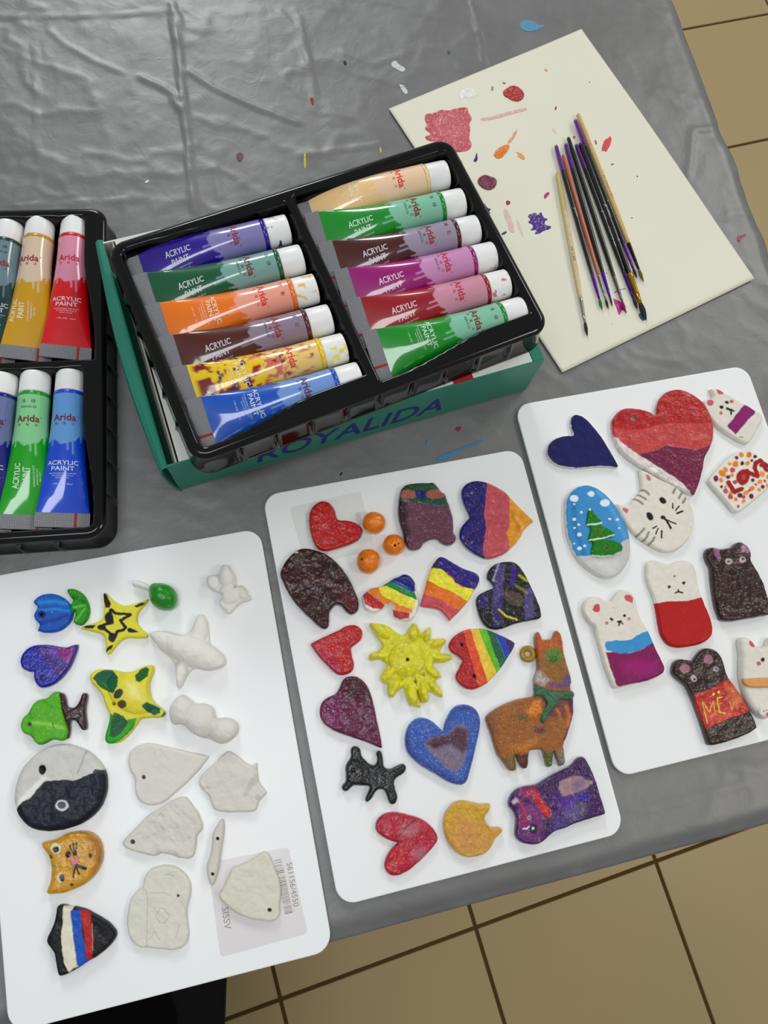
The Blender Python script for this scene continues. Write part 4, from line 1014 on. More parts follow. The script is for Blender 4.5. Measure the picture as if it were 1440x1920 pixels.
piece('clay_star', 'yellow clay star animal with dark green patches and two grey eyes', 'clay figure', 'A',
      [665, 1160, 690, 1120, 730, 1100, 840, 1100, 930, 1125, 1000, 1115, 1060, 1085, 1130, 1062, 1155, 1080, 1150, 1130, 1120, 1190, 1115, 1260, 1150, 1350, 1220, 1400, 1245, 1432, 1215, 1465, 1130, 1465, 1050, 1470, 1020, 1520, 960, 1600, 900, 1650, 840, 1662, 790, 1650, 785, 1600, 810, 1520, 830, 1440, 790, 1380, 775, 1310, 740, 1260, 690, 1210], (216, 204, 60), .0055, 'satin',
      ops=lambda p: (p.poly((232, 226, 130), [960, 1200, 1040, 1220, 1080, 1330, 980, 1300], 12), p.poly((14, 92, 62), [702, 1168, 740, 1128, 790, 1103, 850, 1108, 897, 1160, 892, 1230, 862, 1283, 810, 1262, 760, 1240]), p.line((60, 130, 30), [775, 1200, 830, 1255], 12),
                     p.poly((16, 92, 40), [1022, 1150, 1050, 1110, 1100, 1085, 1125, 1098, 1112, 1150, 1060, 1197, 1030, 1190]), p.poly((14, 88, 62), [1073, 1370, 1110, 1343, 1150, 1363, 1202, 1390, 1207, 1430, 1160, 1447, 1100, 1412]),
                     p.poly((46, 150, 40), [780, 1650, 800, 1540, 835, 1430, 900, 1470, 960, 1480, 1030, 1465, 1005, 1535, 930, 1615, 860, 1655, 800, 1665]), p.poly((12, 84, 52), [830, 1605, 840, 1500, 862, 1420, 930, 1450, 968, 1500, 920, 1570, 870, 1610], dry=.1),
                     p.poly((50, 130, 50), [1210, 1460, 1235, 1410, 1250, 1430, 1240, 1460]), p.ell((62, 62, 56), 900, 1285, 42, 30, -50), p.ell((84, 74, 50), 926, 1362, 36, 31), p.speck((236, 232, 170), .1, 2)),
      rim=(196, 200, 130), holes=[(858, 1358, 12, (170, 160, 130))], lumps=[(1000, 1270, 200, 150, 30, .003)])
piece('clay_whale', 'white unpainted clay whale with two side fins', 'clay figure', 'B',
      [236, 668, 290, 650, 370, 655, 440, 680, 520, 690, 565, 620, 590, 550, 620, 522, 650, 530, 680, 590, 690, 680, 690, 750, 740, 780, 800, 830, 822, 885, 800, 922, 740, 945, 660, 955, 600, 935, 560, 940, 520, 990, 490, 1060, 465, 1092, 445, 1070, 440, 990, 430, 900, 400, 850, 340, 810, 290, 750, 250, 705], WHT, .0035, 'matte',
      lumps=[(560, 800, 300, 115, 27, .0110), (380, 730, 160, 80, 27, .0085), (625, 640, 60, 130, 10, .0045), (480, 960, 50, 120, 12, .0045)], relief=.0008, holes=[], dents=[(620, 545, 22, .001)])
piece('clay_teddy', 'small white unpainted clay teddy at the top right corner of its board', 'clay figure', 'B',
      [665, 255, 690, 230, 740, 235, 768, 225, 770, 180, 800, 148, 840, 160, 860, 210, 885, 240, 888, 300, 878, 335, 895, 318, 930, 303, 962, 330, 975, 370, 1008, 410, 990, 425, 935, 435, 890, 470, 850, 522, 825, 525, 808, 495, 758, 460, 768, 410, 795, 385, 760, 365, 710, 350, 675, 312], WHT, .0055, 'matte',
      lumps=[(825, 240, 60, 95, 0, .0060), (850, 370, 80, 80, 0, .0035), (945, 370, 55, 45, 20, .0030), (715, 290, 55, 55, 0, .0028)], relief=.0005)
piece('clay_caterpillar', 'white unpainted clay caterpillar of three round lumps', 'clay figure', 'B',
      [388, 1265, 410, 1190, 450, 1140, 510, 1133, 560, 1170, 590, 1200, 650, 1188, 720, 1220, 742, 1280, 738, 1312, 800, 1300, 870, 1310, 917, 1360, 900, 1430, 860, 1470, 800, 1502, 740, 1490, 695, 1460, 670, 1462, 600, 1440, 540, 1400, 508, 1362, 470, 1350, 430, 1362, 395, 1325], (214, 210, 204), .0030, 'matte',
      lumps=[(482, 1250, 105, 120, 0, .0105), (628, 1325, 122, 132, 0, .0110), (805, 1400, 118, 105, 0, .0105)], relief=.0007, dents=[(447, 1178, 18, .0015), (785, 1475, 14, .001)])
piece('clay_disc', 'large round clay disc painted half white half black like two fitted drops', 'clay figure', 'D',
      [103, 480, 112, 380, 150, 260, 230, 160, 340, 85, 440, 60, 560, 70, 670, 120, 740, 190, 788, 260, 802, 350, 790, 450, 740, 560, 650, 640, 540, 690, 420, 715, 330, 718, 240, 700, 170, 645, 125, 570], (34, 36, 46), .0075, 'satin',
      ops=lambda p: (p.poly((198, 197, 192), [60, 620, 120, 560, 180, 490, 240, 465, 300, 385, 345, 338, 430, 330, 500, 325, 560, 335, 620, 312, 700, 275, 760, 262, 830, 262, 830, 0, 0, 0, 0, 620]), p.poly((226, 225, 218), [110, 560, 180, 485, 240, 455, 300, 378, 350, 325, 400, 330, 330, 300, 250, 380, 150, 480], 3),
                     p.line((150, 150, 146), [648, 110, 630, 190, 595, 270], 8, 2), p.poly((60, 60, 60), [700, 270, 720, 245, 790, 255, 800, 285], dry=.3), p.ell((26, 26, 28), 328, 250, 28, 36), p.ell((196, 200, 204), 476, 517, 48, 42), p.ell((90, 92, 98), 474, 515, 32, 26), p.speck((120, 120, 130), .12, 1.3)), relief=.0004, edge=.005, dents=[(328, 250, 24, .0015), (476, 517, 26, .001)])
piece('clay_cat', 'mustard yellow clay cat face with black whiskers lying on its side', 'clay figure', 'D',
      [310, 812, 312, 800, 350, 795, 430, 770, 500, 730, 600, 712, 680, 725, 740, 770, 768, 850, 765, 930, 730, 1020, 670, 1090, 590, 1140, 500, 1175, 400, 1190, 352, 1188, 348, 1160, 375, 1100, 385, 1030, 380, 960, 360, 890, 325, 850], (196, 142, 38), .0070, 'varnish',
      ops=lambda p: (p.poly((150, 96, 24), [600, 715, 740, 770, 770, 850, 765, 930, 700, 1060, 730, 930, 700, 800], 10), p.ell((214, 210, 180), 428, 838, 38, 40), p.line((214, 210, 180), [440, 840, 475, 800], 8), p.ell((22, 30, 30), 430, 845, 25, 24), p.ell((214, 200, 160), 465, 1055, 30, 40), p.ell((22, 34, 36), 478, 1055, 18, 32),
                     p.ell((192, 104, 116), 568, 935, 28, 34), p.ell((40, 26, 16), 522, 882, 22, 26), p.line((40, 28, 16), [568, 890, 535, 815], 13), p.line((40, 28, 16), [575, 885, 560, 800], 13), p.line((40, 28, 16), [580, 885, 585, 795], 14),
                     p.line((36, 26, 16), [585, 965, 650, 985], 26), p.line((36, 26, 16), [580, 970, 603, 1028], 14), p.line((36, 26, 16), [570, 980, 560, 1050], 16), p.ell((90, 52, 20), 685, 893, 18), p.ell((90, 52, 20), 548, 1107, 14), p.ell((120, 72, 22), 388, 900, 15), p.ell((150, 130, 90), 425, 975, 14, 20)), relief=.0005, edge=.0045)
piece('clay_shield', 'black clay shield with white, blue and red stripes at the lower left', 'clay figure', 'D',
      [425, 1285, 445, 1268, 480, 1268, 560, 1285, 640, 1300, 720, 1345, 790, 1388, 840, 1428, 877, 1478, 860, 1530, 800, 1600, 720, 1660, 650, 1700, 560, 1760, 470, 1802, 437, 1797, 420, 1700, 410, 1630, 385, 1590, 352, 1555, 352, 1510, 380, 1460, 405, 1400, 418, 1340], (30, 30, 36), .0060, 'satin',
      ops=lambda p: (p.poly((216, 210, 190), [480, 1272, 550, 1278, 555, 1400, 560, 1500, 582, 1640, 600, 1715, 560, 1735, 530, 1768, 490, 1700, 475, 1600, 465, 1500, 480, 1400], 1.2, h=.0006), p.poly((12, 82, 178), [540, 1300, 612, 1298, 630, 1500, 658, 1600, 672, 1690, 615, 1732, 588, 1700, 568, 1550, 552, 1420], h=.0006),
                     p.poly((172, 42, 38), [608, 1300, 650, 1310, 688, 1335, 708, 1500, 706, 1620, 688, 1695, 655, 1650, 640, 1500], h=.0006), p.line((200, 150, 140), [700, 1400, 706, 1600], 4), p.speck((120, 120, 124), .1, 1.2)), relief=.0004)
piece('clay_heart', 'thin white unpainted clay heart with a hanging hole', 'clay heart', 'E',
      [98, 240, 110, 165, 160, 125, 230, 108, 330, 130, 450, 160, 600, 192, 608, 200, 605, 206, 540, 290, 440, 390, 340, 475, 290, 500, 220, 505, 165, 475, 140, 410, 145, 330, 118, 300], (212, 208, 200), .0036, 'matte',
      ops=lambda p: (p.line((196, 192, 184), [265, 140, 282, 215, 340, 260, 365, 285], 3), p.line((196, 192, 184), [310, 150, 355, 210], 3)), holes=[(200, 325, 12, (110, 104, 92))], relief=.0003)
piece('clay_fish', 'white unpainted jagged clay fish beside the white heart', 'clay figure', 'E',
      [540, 350, 570, 300, 640, 240, 700, 180, 735, 153, 800, 205, 860, 250, 885, 257, 905, 232, 912, 238, 912, 300, 925, 365, 965, 410, 972, 430, 920, 475, 908, 535, 880, 547, 640, 547, 622, 480, 605, 435, 555, 392], (208, 204, 196), .0042, 'matte',
      ops=lambda p: (p.poly((192, 188, 182), [830, 450, 840, 390, 900, 290, 920, 350], 4), p.ell((188, 184, 176), 918, 452, 16)), relief=.0006, dents=[(598, 402, 16, .0012), (905, 285, 14, .001)])
piece('clay_tree', 'white unpainted clay fir tree with a hanging hole in its tip', 'clay figure', 'E',
      [60, 740, 75, 715, 110, 680, 180, 610, 230, 558, 290, 530, 360, 483, 430, 450, 470, 452, 510, 510, 550, 570, 575, 650, 530, 690, 525, 760, 508, 842, 440, 835, 400, 832, 380, 815, 310, 803, 275, 828, 180, 802, 95, 782], (206, 203, 194), .0048, 'matte',
      holes=[(132, 730, 14, (110, 104, 92))], relief=.0009, dents=[(305, 570, 20, .002), (270, 690, 40, .001), (390, 660, 30, .0012), (400, 825, 16, .002), (300, 815, 16, .002)])
piece('clay_bear', 'white unpainted round clay bear with engraved lines at the bottom of its board', 'clay figure', 'E',
      [93, 1200, 110, 1100, 150, 1040, 197, 1015, 200, 950, 240, 903, 310, 878, 390, 883, 460, 930, 497, 1000, 492, 1080, 465, 1150, 472, 1230, 485, 1320, 465, 1385, 400, 1417, 300, 1407, 220, 1397, 170, 1400, 110, 1340, 93, 1270], (210, 207, 196), .0046, 'matte',
      ops=lambda p: [p.line((186, 182, 170), q, 4, .5, h=-.0005) for q in ([250, 1052, 330, 1052, 365, 1062], [330, 940, 360, 936, 390, 942], [280, 1190, 300, 1150, 320, 1145, 365, 1195, 335, 1240, 300, 1238, 280, 1200], [240, 1340, 270, 1290, 300, 1345], [425, 1250, 400, 1340], [210, 1030, 228, 1080, 222, 1180, 220, 1390], [430, 1100, 450, 1130])] and None,
      holes=[(416, 1068, 8, (90, 86, 76))], relief=.0005)
piece('clay_snake', 'thin white unpainted clay strip pointed at both ends with two holes', 'clay figure', 'E',
      [680, 592, 692, 592, 702, 600, 706, 660, 692, 740, 680, 820, 670, 900, 655, 960, 632, 1012, 625, 1010, 608, 985, 590, 920, 595, 870, 620, 800, 628, 730, 625, 690, 650, 640], (204, 200, 190), .0060, 'matte', holes=[(665, 710, 10, (80, 76, 66)), (633, 932, 10, (60, 58, 50))], edge=.003)
piece('clay_fin', 'white unpainted triangular clay slab lying on the barcode sticker', 'clay figure', 'E',
      [940, 795, 965, 797, 990, 815, 1020, 890, 1055, 980, 1062, 1060, 1050, 1140, 1057, 1190, 1020, 1237, 940, 1230, 850, 1215, 760, 1170, 720, 1130, 658, 1075, 700, 1010, 735, 940, 750, 895, 830, 870, 890, 838], (208, 206, 190), .0050, 'matte', holes=[(990, 1157, 12, (80, 76, 60))], relief=.0006, lumps=[(760, 1060, 90, 90, 0, .001)])

# ---- middle board
piece('clay_heart', 'red clay heart over the barcode sticker at the top left of the middle board', 'clay heart', 'G',
      [318, 545, 320, 480, 350, 430, 400, 398, 440, 395, 480, 415, 510, 460, 526, 530, 545, 543, 600, 540, 660, 555, 710, 590, 725, 625, 700, 680, 640, 720, 560, 745, 480, 770, 410, 774, 370, 745, 340, 680, 325, 620], (176, 18, 28), .0045,
      ops=lambda p: (p.speck((205, 60, 70), .35, 3), p.line((205, 70, 80), [400, 590, 450, 560, 480, 545], 5, 1), p.line((205, 60, 66), [420, 610, 480, 640, 540, 625], 4, 1)), rim=(130, 24, 34), relief=.0005)
for x, y, rx, ry, h, lab in ((803, 560, 90, 86, .0090, 'small orange clay ball beside the upper red heart, topmost of the three'), (952, 725, 84, 82, .0085, 'small orange clay ball at the right of the three, with two black seeds'), (762, 848, 92, 96, .0095, 'small orange clay ball, lowest of the three, just above the small rainbow heart')):
    ball('clay_orange', 'G', x, y, rx, ry, h, (224, 120, 30), 'varnish', None, lab, 'clay figure', 'orange clay balls on the middle board', hole=([(962, 728, 8), (990, 716, 4)] if x == 952 else [(713, 832, 8)] if x == 762 else None), ops=lambda p: p.speck((236, 160, 80), .35, 3))
piece('clay_frog', 'mauve clay figure with green cap, two brown cheeks and a blue nose', 'clay figure', 'H',
      [38, 330, 55, 300, 80, 275, 160, 262, 250, 262, 290, 257, 325, 290, 350, 333, 382, 340, 390, 385, 415, 450, 437, 520, 442, 600, 440, 632, 458, 660, 458, 695, 435, 725, 390, 732, 345, 710, 322, 680, 270, 685, 215, 712, 200, 750, 150, 770, 105, 762, 80, 720, 60, 640, 35, 560, 22, 470, 28, 400], (102, 60, 76), .0055,
      ops=lambda p: (p.poly((50, 36, 44), [20, 380, 90, 420, 90, 560, 110, 650, 90, 740, 60, 640, 20, 500], 5), p.poly((24, 74, 42), [30, 400, 0, 200, 480, 200, 440, 460, 330, 440, 250, 420, 120, 410]), p.ell((150, 88, 74), 95, 357, 62, 40), p.ell((152, 88, 72), 305, 352, 75, 36), p.ell((26, 20, 110), 192, 354, 40, 32), p.poly((22, 78, 60), [60, 390, 180, 385, 380, 390, 420, 445, 330, 442, 230, 425, 100, 412]), p.speck((150, 110, 120), .22, 1.6)), rim=(64, 40, 48), relief=.0006)
piece('clay_heart', 'large heart in navy, pink and orange bands at the top right of the middle board', 'clay heart', 'H',
      [498, 310, 535, 265, 600, 243, 680, 253, 760, 290, 830, 328, 880, 390, 940, 450, 1000, 508, 1037, 545, 1037, 558, 1010, 577, 970, 610, 940, 680, 880, 750, 820, 800, 740, 830, 680, 837, 600, 800, 530, 750, 488, 690, 483, 640, 500, 588, 558, 525, 558, 515, 530, 450, 500, 380], (190, 80, 88), .0048,
      ops=lambda p: (p.poly((44, 26, 106), [400, 200, 690, 200, 688, 300, 678, 400, 668, 500, 682, 600, 665, 700, 655, 780, 700, 880, 400, 880]), p.poly((222, 146, 40), [880, 300, 855, 420, 860, 560, 835, 640, 862, 740, 840, 800, 1100, 830, 1100, 300]), p.line((196, 110, 30), [875, 480, 930, 620], 20, 4), p.line((236, 180, 60), [900, 520, 960, 600], 16, 4), p.speck((214, 130, 130), .25, 2.5)),
      rim=(206, 200, 200), holes=[(577, 340, 10, (225, 215, 215)), (578, 710, 10, (200, 190, 190))], relief=.0006)
piece('clay_mitten', 'dark brown cracked clay piece with a notch at its base, left of the orange balls', 'clay figure', 'G',
      [100, 930, 120, 880, 170, 810, 230, 760, 300, 748, 380, 770, 460, 800, 540, 870, 600, 950, 640, 1020, 670, 1090, 694, 1150, 688, 1215, 660, 1245, 625, 1252, 595, 1230, 560, 1182, 522, 1175, 490, 1200, 470, 1232, 472, 1330, 445, 1362, 400, 1352, 340, 1290, 250, 1210, 180, 1120, 130, 1030, 102, 965], (58, 28, 28), .0055,
      ops=lambda p: (p.poly((88, 28, 36), [560, 1060, 620, 1080, 680, 1150, 640, 1230, 560, 1150], 8), p.line((84, 26, 34), [250, 1010, 400, 980, 540, 1100], 14, 6), p.ell((190, 60, 70), 128, 908, 10, 8), p.ell((180, 50, 60), 158, 1012, 10, 7), p.ell((220, 210, 205), 222, 788, 16, 8), p.speck((120, 80, 76), .3, 2)), rim=(60, 30, 30), relief=.0010)
piece('clay_heart', 'small cream-edged rainbow heart beside the purple and yellow flag', 'clay heart', 'G',
      [708, 1130, 730, 1075, 790, 1045, 850, 1043, 900, 1010, 960, 968, 1030, 940, 1080, 958, 1118, 1010, 1132, 1080, 1145, 1150, 1132, 1220, 1100, 1282, 1060, 1305, 1000, 1292, 950, 1270, 938, 1200, 925, 1167, 910, 1170, 880, 1202, 850, 1227, 800, 1238, 735, 1215], (222, 218, 208), .0052,
      ops=lambda p: (p.poly((176, 20, 30), [722, 1110, 750, 1080, 820, 1130, 886, 1180, 862, 1212, 790, 1205, 735, 1170]), p.poly((176, 20, 30), [944, 1215, 1070, 1240, 1064, 1278, 1000, 1286, 950, 1262]), p.poly((226, 124, 40), [750, 1080, 790, 1052, 840, 1048, 862, 1105, 980, 1170, 1095, 1215, 1085, 1242, 960, 1218, 932, 1160, 880, 1178, 815, 1125]),
                     p.poly((232, 218, 50), [835, 1045, 880, 1035, 1000, 1090, 1112, 1150, 1100, 1212, 1000, 1182, 860, 1105]), p.poly((28, 128, 44), [862, 1030, 930, 1000, 1030, 1050, 1110, 1090, 1125, 1147, 1040, 1108, 940, 1060]), p.poly((26, 70, 160), [920, 1005, 950, 985, 1110, 1070, 1100, 1088, 1020, 1050]), p.poly((30, 28, 112), [945, 988, 1032, 947, 1078, 962, 1110, 1010, 1112, 1078, 1030, 1035])), relief=.0004)
piece('clay_flag', 'wavy clay flag with purple, yellow, orange and pink bands', 'clay figure', 'H',
      [318, 832, 345, 812, 390, 828, 450, 870, 520, 905, 600, 930, 640, 962, 632, 1020, 590, 1080, 560, 1140, 500, 1212, 430, 1282, 412, 1300, 408, 1296, 385, 1268, 350, 1225, 300, 1205, 230, 1200, 190, 1187, 190, 1180, 205, 1120, 235, 1020, 260, 930, 288, 870], (194, 76, 84), .0045,
      ops=lambda p: (p.poly((224, 112, 38), [200, 980, 235, 985, 300, 1000, 400, 1070, 500, 1110, 600, 1140, 520, 1230, 440, 1205, 350, 1140, 210, 1095]), p.poly((232, 220, 50), [240, 905, 340, 900, 400, 960, 450, 1000, 500, 1048, 600, 1050, 580, 1130, 545, 1152, 450, 1090, 350, 1050, 235, 990]),
                     p.poly((50, 30, 116), [275, 900, 300, 780, 400, 780, 700, 940, 600, 1065, 540, 1052, 450, 1012, 430, 970, 400, 950, 345, 908, 300, 905]), p.poly((52, 48, 52), [280, 900, 300, 840, 322, 850, 325, 900])), rim=(212, 204, 196), holes=[(346, 1187, 9, (200, 170, 160))], relief=.0006)
piece('clay_heart', 'black clay heart streaked with purple and yellow, beside the flag', 'clay heart', 'H',
      [683, 975, 700, 915, 750, 870, 830, 848, 900, 853, 940, 890, 980, 950, 1020, 1030, 1060, 1120, 1098, 1210, 1102, 1280, 1040, 1292, 960, 1307, 880, 1327, 800, 1362, 740, 1367, 680, 1340, 635, 1280, 612, 1200, 606, 1130, 640, 1090, 690, 1067, 738, 1052, 738, 1040, 718, 1010], (24, 22, 26), .0048,
      ops=lambda p: (p.poly((74, 62, 120), [752, 880, 825, 872, 800, 1180, 725, 1190, 740, 1000], 2), p.poly((62, 34, 140), [872, 872, 912, 905, 885, 1040, 858, 1035], 2), p.poly((50, 36, 96), [618, 1120, 700, 1078, 695, 1200, 630, 1212], 2), p.poly((56, 46, 98), [720, 1200, 810, 1100, 800, 1330, 742, 1342], 3), p.poly((78, 68, 122), [970, 1060, 1030, 1040, 1042, 1270, 970, 1290], 3),
                     p.line((170, 166, 190), [775, 875, 745, 960, 735, 1000], 8, 2), p.ell((84, 68, 56), 890, 1130, 78, 48, 25, 3), p.line((196, 186, 40), [778, 1212, 832, 1262, 912, 1292], 14), p.line((170, 164, 40), [930, 958, 990, 1000], 18, 2, ), p.line((150, 140, 50), [900, 1030, 990, 1090], 10, 3), p.speck((130, 126, 150), .22, 1.5)), rim=(206, 204, 200), relief=.0007)
piece('clay_sun', 'bright yellow clay sun with rays and a tiny centre hole', 'clay figure', 'S',
      [100, 150, 130, 138, 200, 148, 300, 160, 400, 200, 500, 280, 580, 330, 630, 318, 690, 230, 740, 155, 770, 145, 800, 155, 835, 210, 872, 300, 880, 302, 930, 250, 1020, 200, 1028, 205, 1022, 300, 1020, 400, 1080, 375, 1180, 375, 1210, 362, 1245, 385, 1250, 430, 1200, 500, 1150, 575, 1160, 592, 1230, 605, 1310, 608, 1345, 660, 1320, 710, 1240, 742, 1140, 745, 1050, 745, 1065, 815, 1130, 850, 1190, 940, 1170, 975, 1095, 1000, 1095, 1030, 1135, 1070, 1180, 1150, 1210, 1250, 1180, 1267, 1110, 1230, 1000, 1170, 972, 1200, 992, 1290, 970, 1342, 890, 1355, 862, 1290, 830, 1180, 818, 1150, 830, 1220, 878, 1400, 860, 1418, 780, 1402, 705, 1390, 660, 1300, 632, 1200, 620, 1118, 570, 1130, 510, 1200, 460, 1272, 400, 1265, 372, 1210, 368, 1110, 378, 1062, 320, 1062, 262, 990, 255, 935, 320, 860, 372, 790, 338, 735, 260, 692, 190, 702, 95, 718, 88, 610, 180, 580, 260, 540, 308, 490, 260, 420, 190, 330, 120, 230], (206, 198, 40), .0048, smooth_n=1,
      lumps=[(250, 260, 190, 75, 38, .0035), (760, 280, 75, 150, 0, .003), (965, 330, 50, 110, 20, .003), (1130, 450, 130, 55, -25, .003), (1190, 670, 150, 55, 2, .003), (1050, 890, 140, 60, 40, .003), (1090, 1130, 150, 55, 45, .003), (920, 1180, 60, 160, -15, .003), (740, 1230, 75, 180, -12, .003), (470, 1130, 60, 150, 25, .003), (380, 920, 60, 150, 45, .003), (220, 640, 140, 50, 5, .0025), (660, 690, 280, 260, 0, .0032)],
      holes=[(665, 700, 24, (60, 44, 20))], relief=.0007, dents=[(790, 1030, 18, .003), (900, 930, 26, .0018), (560, 600, 40, .001), (590, 1000, 24, .0018), (850, 360, 30, .0015)], ops=lambda p: (p.line((90, 84, 20), [780, 960, 798, 1085], 10), p.line((120, 112, 24), [835, 905, 930, 940], 10), p.speck((226, 220, 90), .3, 3)))
piece('clay_heart', 'large clay heart with seven diagonal rainbow stripes above the llama', 'clay heart', 'H',
      [398, 1480, 430, 1420, 500, 1372, 580, 1350, 680, 1356, 770, 1392, 850, 1428, 895, 1455, 903, 1470, 895, 1500, 850, 1570, 800, 1650, 740, 1722, 690, 1770, 620, 1807, 560, 1817, 500, 1790, 458, 1742, 453, 1700, 480, 1650, 507, 1602, 507, 1595, 480, 1570, 440, 1545, 408, 1515], (166, 26, 36), .0048,
      ops=lambda p: (p.poly((214, 78, 40), [505, 1340, 570, 1330, 625, 1500, 660, 1650, 705, 1790, 640, 1840, 592, 1650, 545, 1500]), p.poly((226, 190, 60), [560, 1330, 625, 1330, 700, 1530, 775, 1710, 705, 1790, 658, 1640, 602, 1480]), p.poly((94, 178, 34), [618, 1330, 685, 1330, 745, 1520, 810, 1650, 775, 1710, 702, 1560, 655, 1450]),
                     p.poly((18, 92, 64), [678, 1330, 745, 1350, 790, 1450, 840, 1590, 800, 1680, 742, 1540]), p.poly((24, 60, 170), [735, 1350, 800, 1370, 845, 1480, 880, 1560, 835, 1600, 790, 1490]), p.poly((52, 30, 92), [795, 1370, 950, 1440, 930, 1510, 872, 1575, 830, 1470]), p.ell((120, 14, 26), 500, 1478, 18), p.ell((120, 14, 26), 592, 1712, 20)),
      rim=(206, 180, 176), holes=[(500, 1478, 8, (90, 10, 20)), (592, 1712, 9, (90, 10, 20))], relief=.0003)
piece('clay_heart', 'red clay heart with straight tip pointing left, under the brown piece', 'clay heart', 'G',
      [326, 1470, 340, 1460, 380, 1438, 450, 1408, 530, 1370, 600, 1330, 660, 1323, 705, 1345, 722, 1390, 710, 1440, 670, 1470, 635, 1498, 632, 1510, 642, 1560, 657, 1620, 650, 1672, 600, 1700, 550, 1707, 510, 1690, 460, 1640, 410, 1590, 370, 1540, 342, 1500], (176, 16, 26), .0045,
      ops=lambda p: (p.poly((160, 28, 66), [370, 1520, 470, 1540, 540, 1640, 560, 1720, 480, 1680], 10), p.speck((212, 90, 100), .3, 1.6)), rim=(196, 120, 120), relief=.0004)
piece('clay_heart', 'maroon clay heart pointing down right, below the small red one', 'clay heart', 'I',
      [73, 385, 85, 310, 140, 265, 200, 242, 222, 205, 240, 150, 280, 113, 340, 106, 400, 135, 440, 190, 470, 260, 490, 350, 510, 450, 535, 560, 549, 645, 545, 652, 530, 650, 460, 620, 380, 590, 280, 560, 200, 530, 128, 490, 87, 440], (92, 16, 62), .0048,
      ops=lambda p: (p.poly((64, 8, 34), [240, 150, 340, 106, 440, 190, 480, 300, 400, 300, 300, 260], 14), p.speck((150, 80, 130), .32, 1.8), p.poly((120, 20, 90), [90, 350, 200, 300, 200, 480, 120, 460], 20)), rim=(190, 160, 170), holes=[(137, 357, 15, (150, 140, 140))], relief=.0008)
piece('clay_heart', 'large blue clay heart with a silvery maroon centre', 'clay heart', 'I',
      [710, 600, 720, 530, 750, 460, 800, 425, 860, 420, 920, 445, 970, 490, 1000, 523, 1005, 522, 1005, 480, 1030, 420, 1060, 360, 1110, 326, 1180, 320, 1240, 345, 1277, 400, 1285, 470, 1270, 560, 1250, 650, 1225, 750, 1200, 850, 1180, 910, 1140, 932, 1080, 925, 1010, 890, 950, 850, 860, 800, 778, 740, 728, 680], (34, 82, 170), .0048, 'brushed',
      ops=lambda p: (p.speck((120, 150, 205), .45, 1.8), p.line((14, 56, 140), [735, 560, 740, 660, 860, 760, 1000, 850, 1100, 905, 1180, 880, 1230, 700], 34, 5), p.line((18, 60, 145), [1040, 440, 1110, 350, 1220, 360, 1260, 460], 30, 6), p.poly((120, 104, 128), [860, 620, 890, 575, 960, 560, 1030, 550, 1080, 490, 1140, 470, 1190, 500, 1190, 600, 1170, 700, 1150, 790, 1090, 830, 1020, 800, 950, 730, 890, 670], 3),
                     p.poly((70, 22, 54), [870, 620, 920, 570, 1040, 550, 1100, 490, 1180, 510, 1190, 640, 1150, 690, 1060, 620, 940, 660], 6, dry=.15), p.speck((190, 186, 206), .3, 1.5, 4)), rim=(190, 200, 215), relief=.0006)
piece('clay_teddy', 'black clay teddy lying on its back with arms and legs spread', 'clay figure', 'I',
      [305, 670, 320, 640, 350, 631, 385, 655, 390, 710, 430, 750, 470, 782, 500, 770, 510, 730, 498, 690, 520, 666, 545, 680, 555, 740, 556, 792, 600, 812, 640, 790, 680, 770, 715, 768, 730, 800, 715, 837, 660, 870, 632, 900, 642, 950, 664, 1010, 657, 1060, 630, 1077, 600, 1067, 580, 1010, 560, 962, 520, 960, 492, 985, 470, 1032, 440, 1060, 416, 1050, 425, 1010, 450, 960, 450, 932, 400, 936, 330, 930, 300, 962, 275, 982, 243, 965, 243, 930, 275, 905, 273, 860, 266, 810, 280, 760, 315, 718], (30, 30, 32), .0052,
      ops=lambda p: p.speck((110, 110, 112), .14, 1.4), rim=(60, 60, 60), holes=[(327, 815, 12, (80, 80, 80))], relief=.0004, lumps=[(350, 830, 75, 100, 0, .001)])
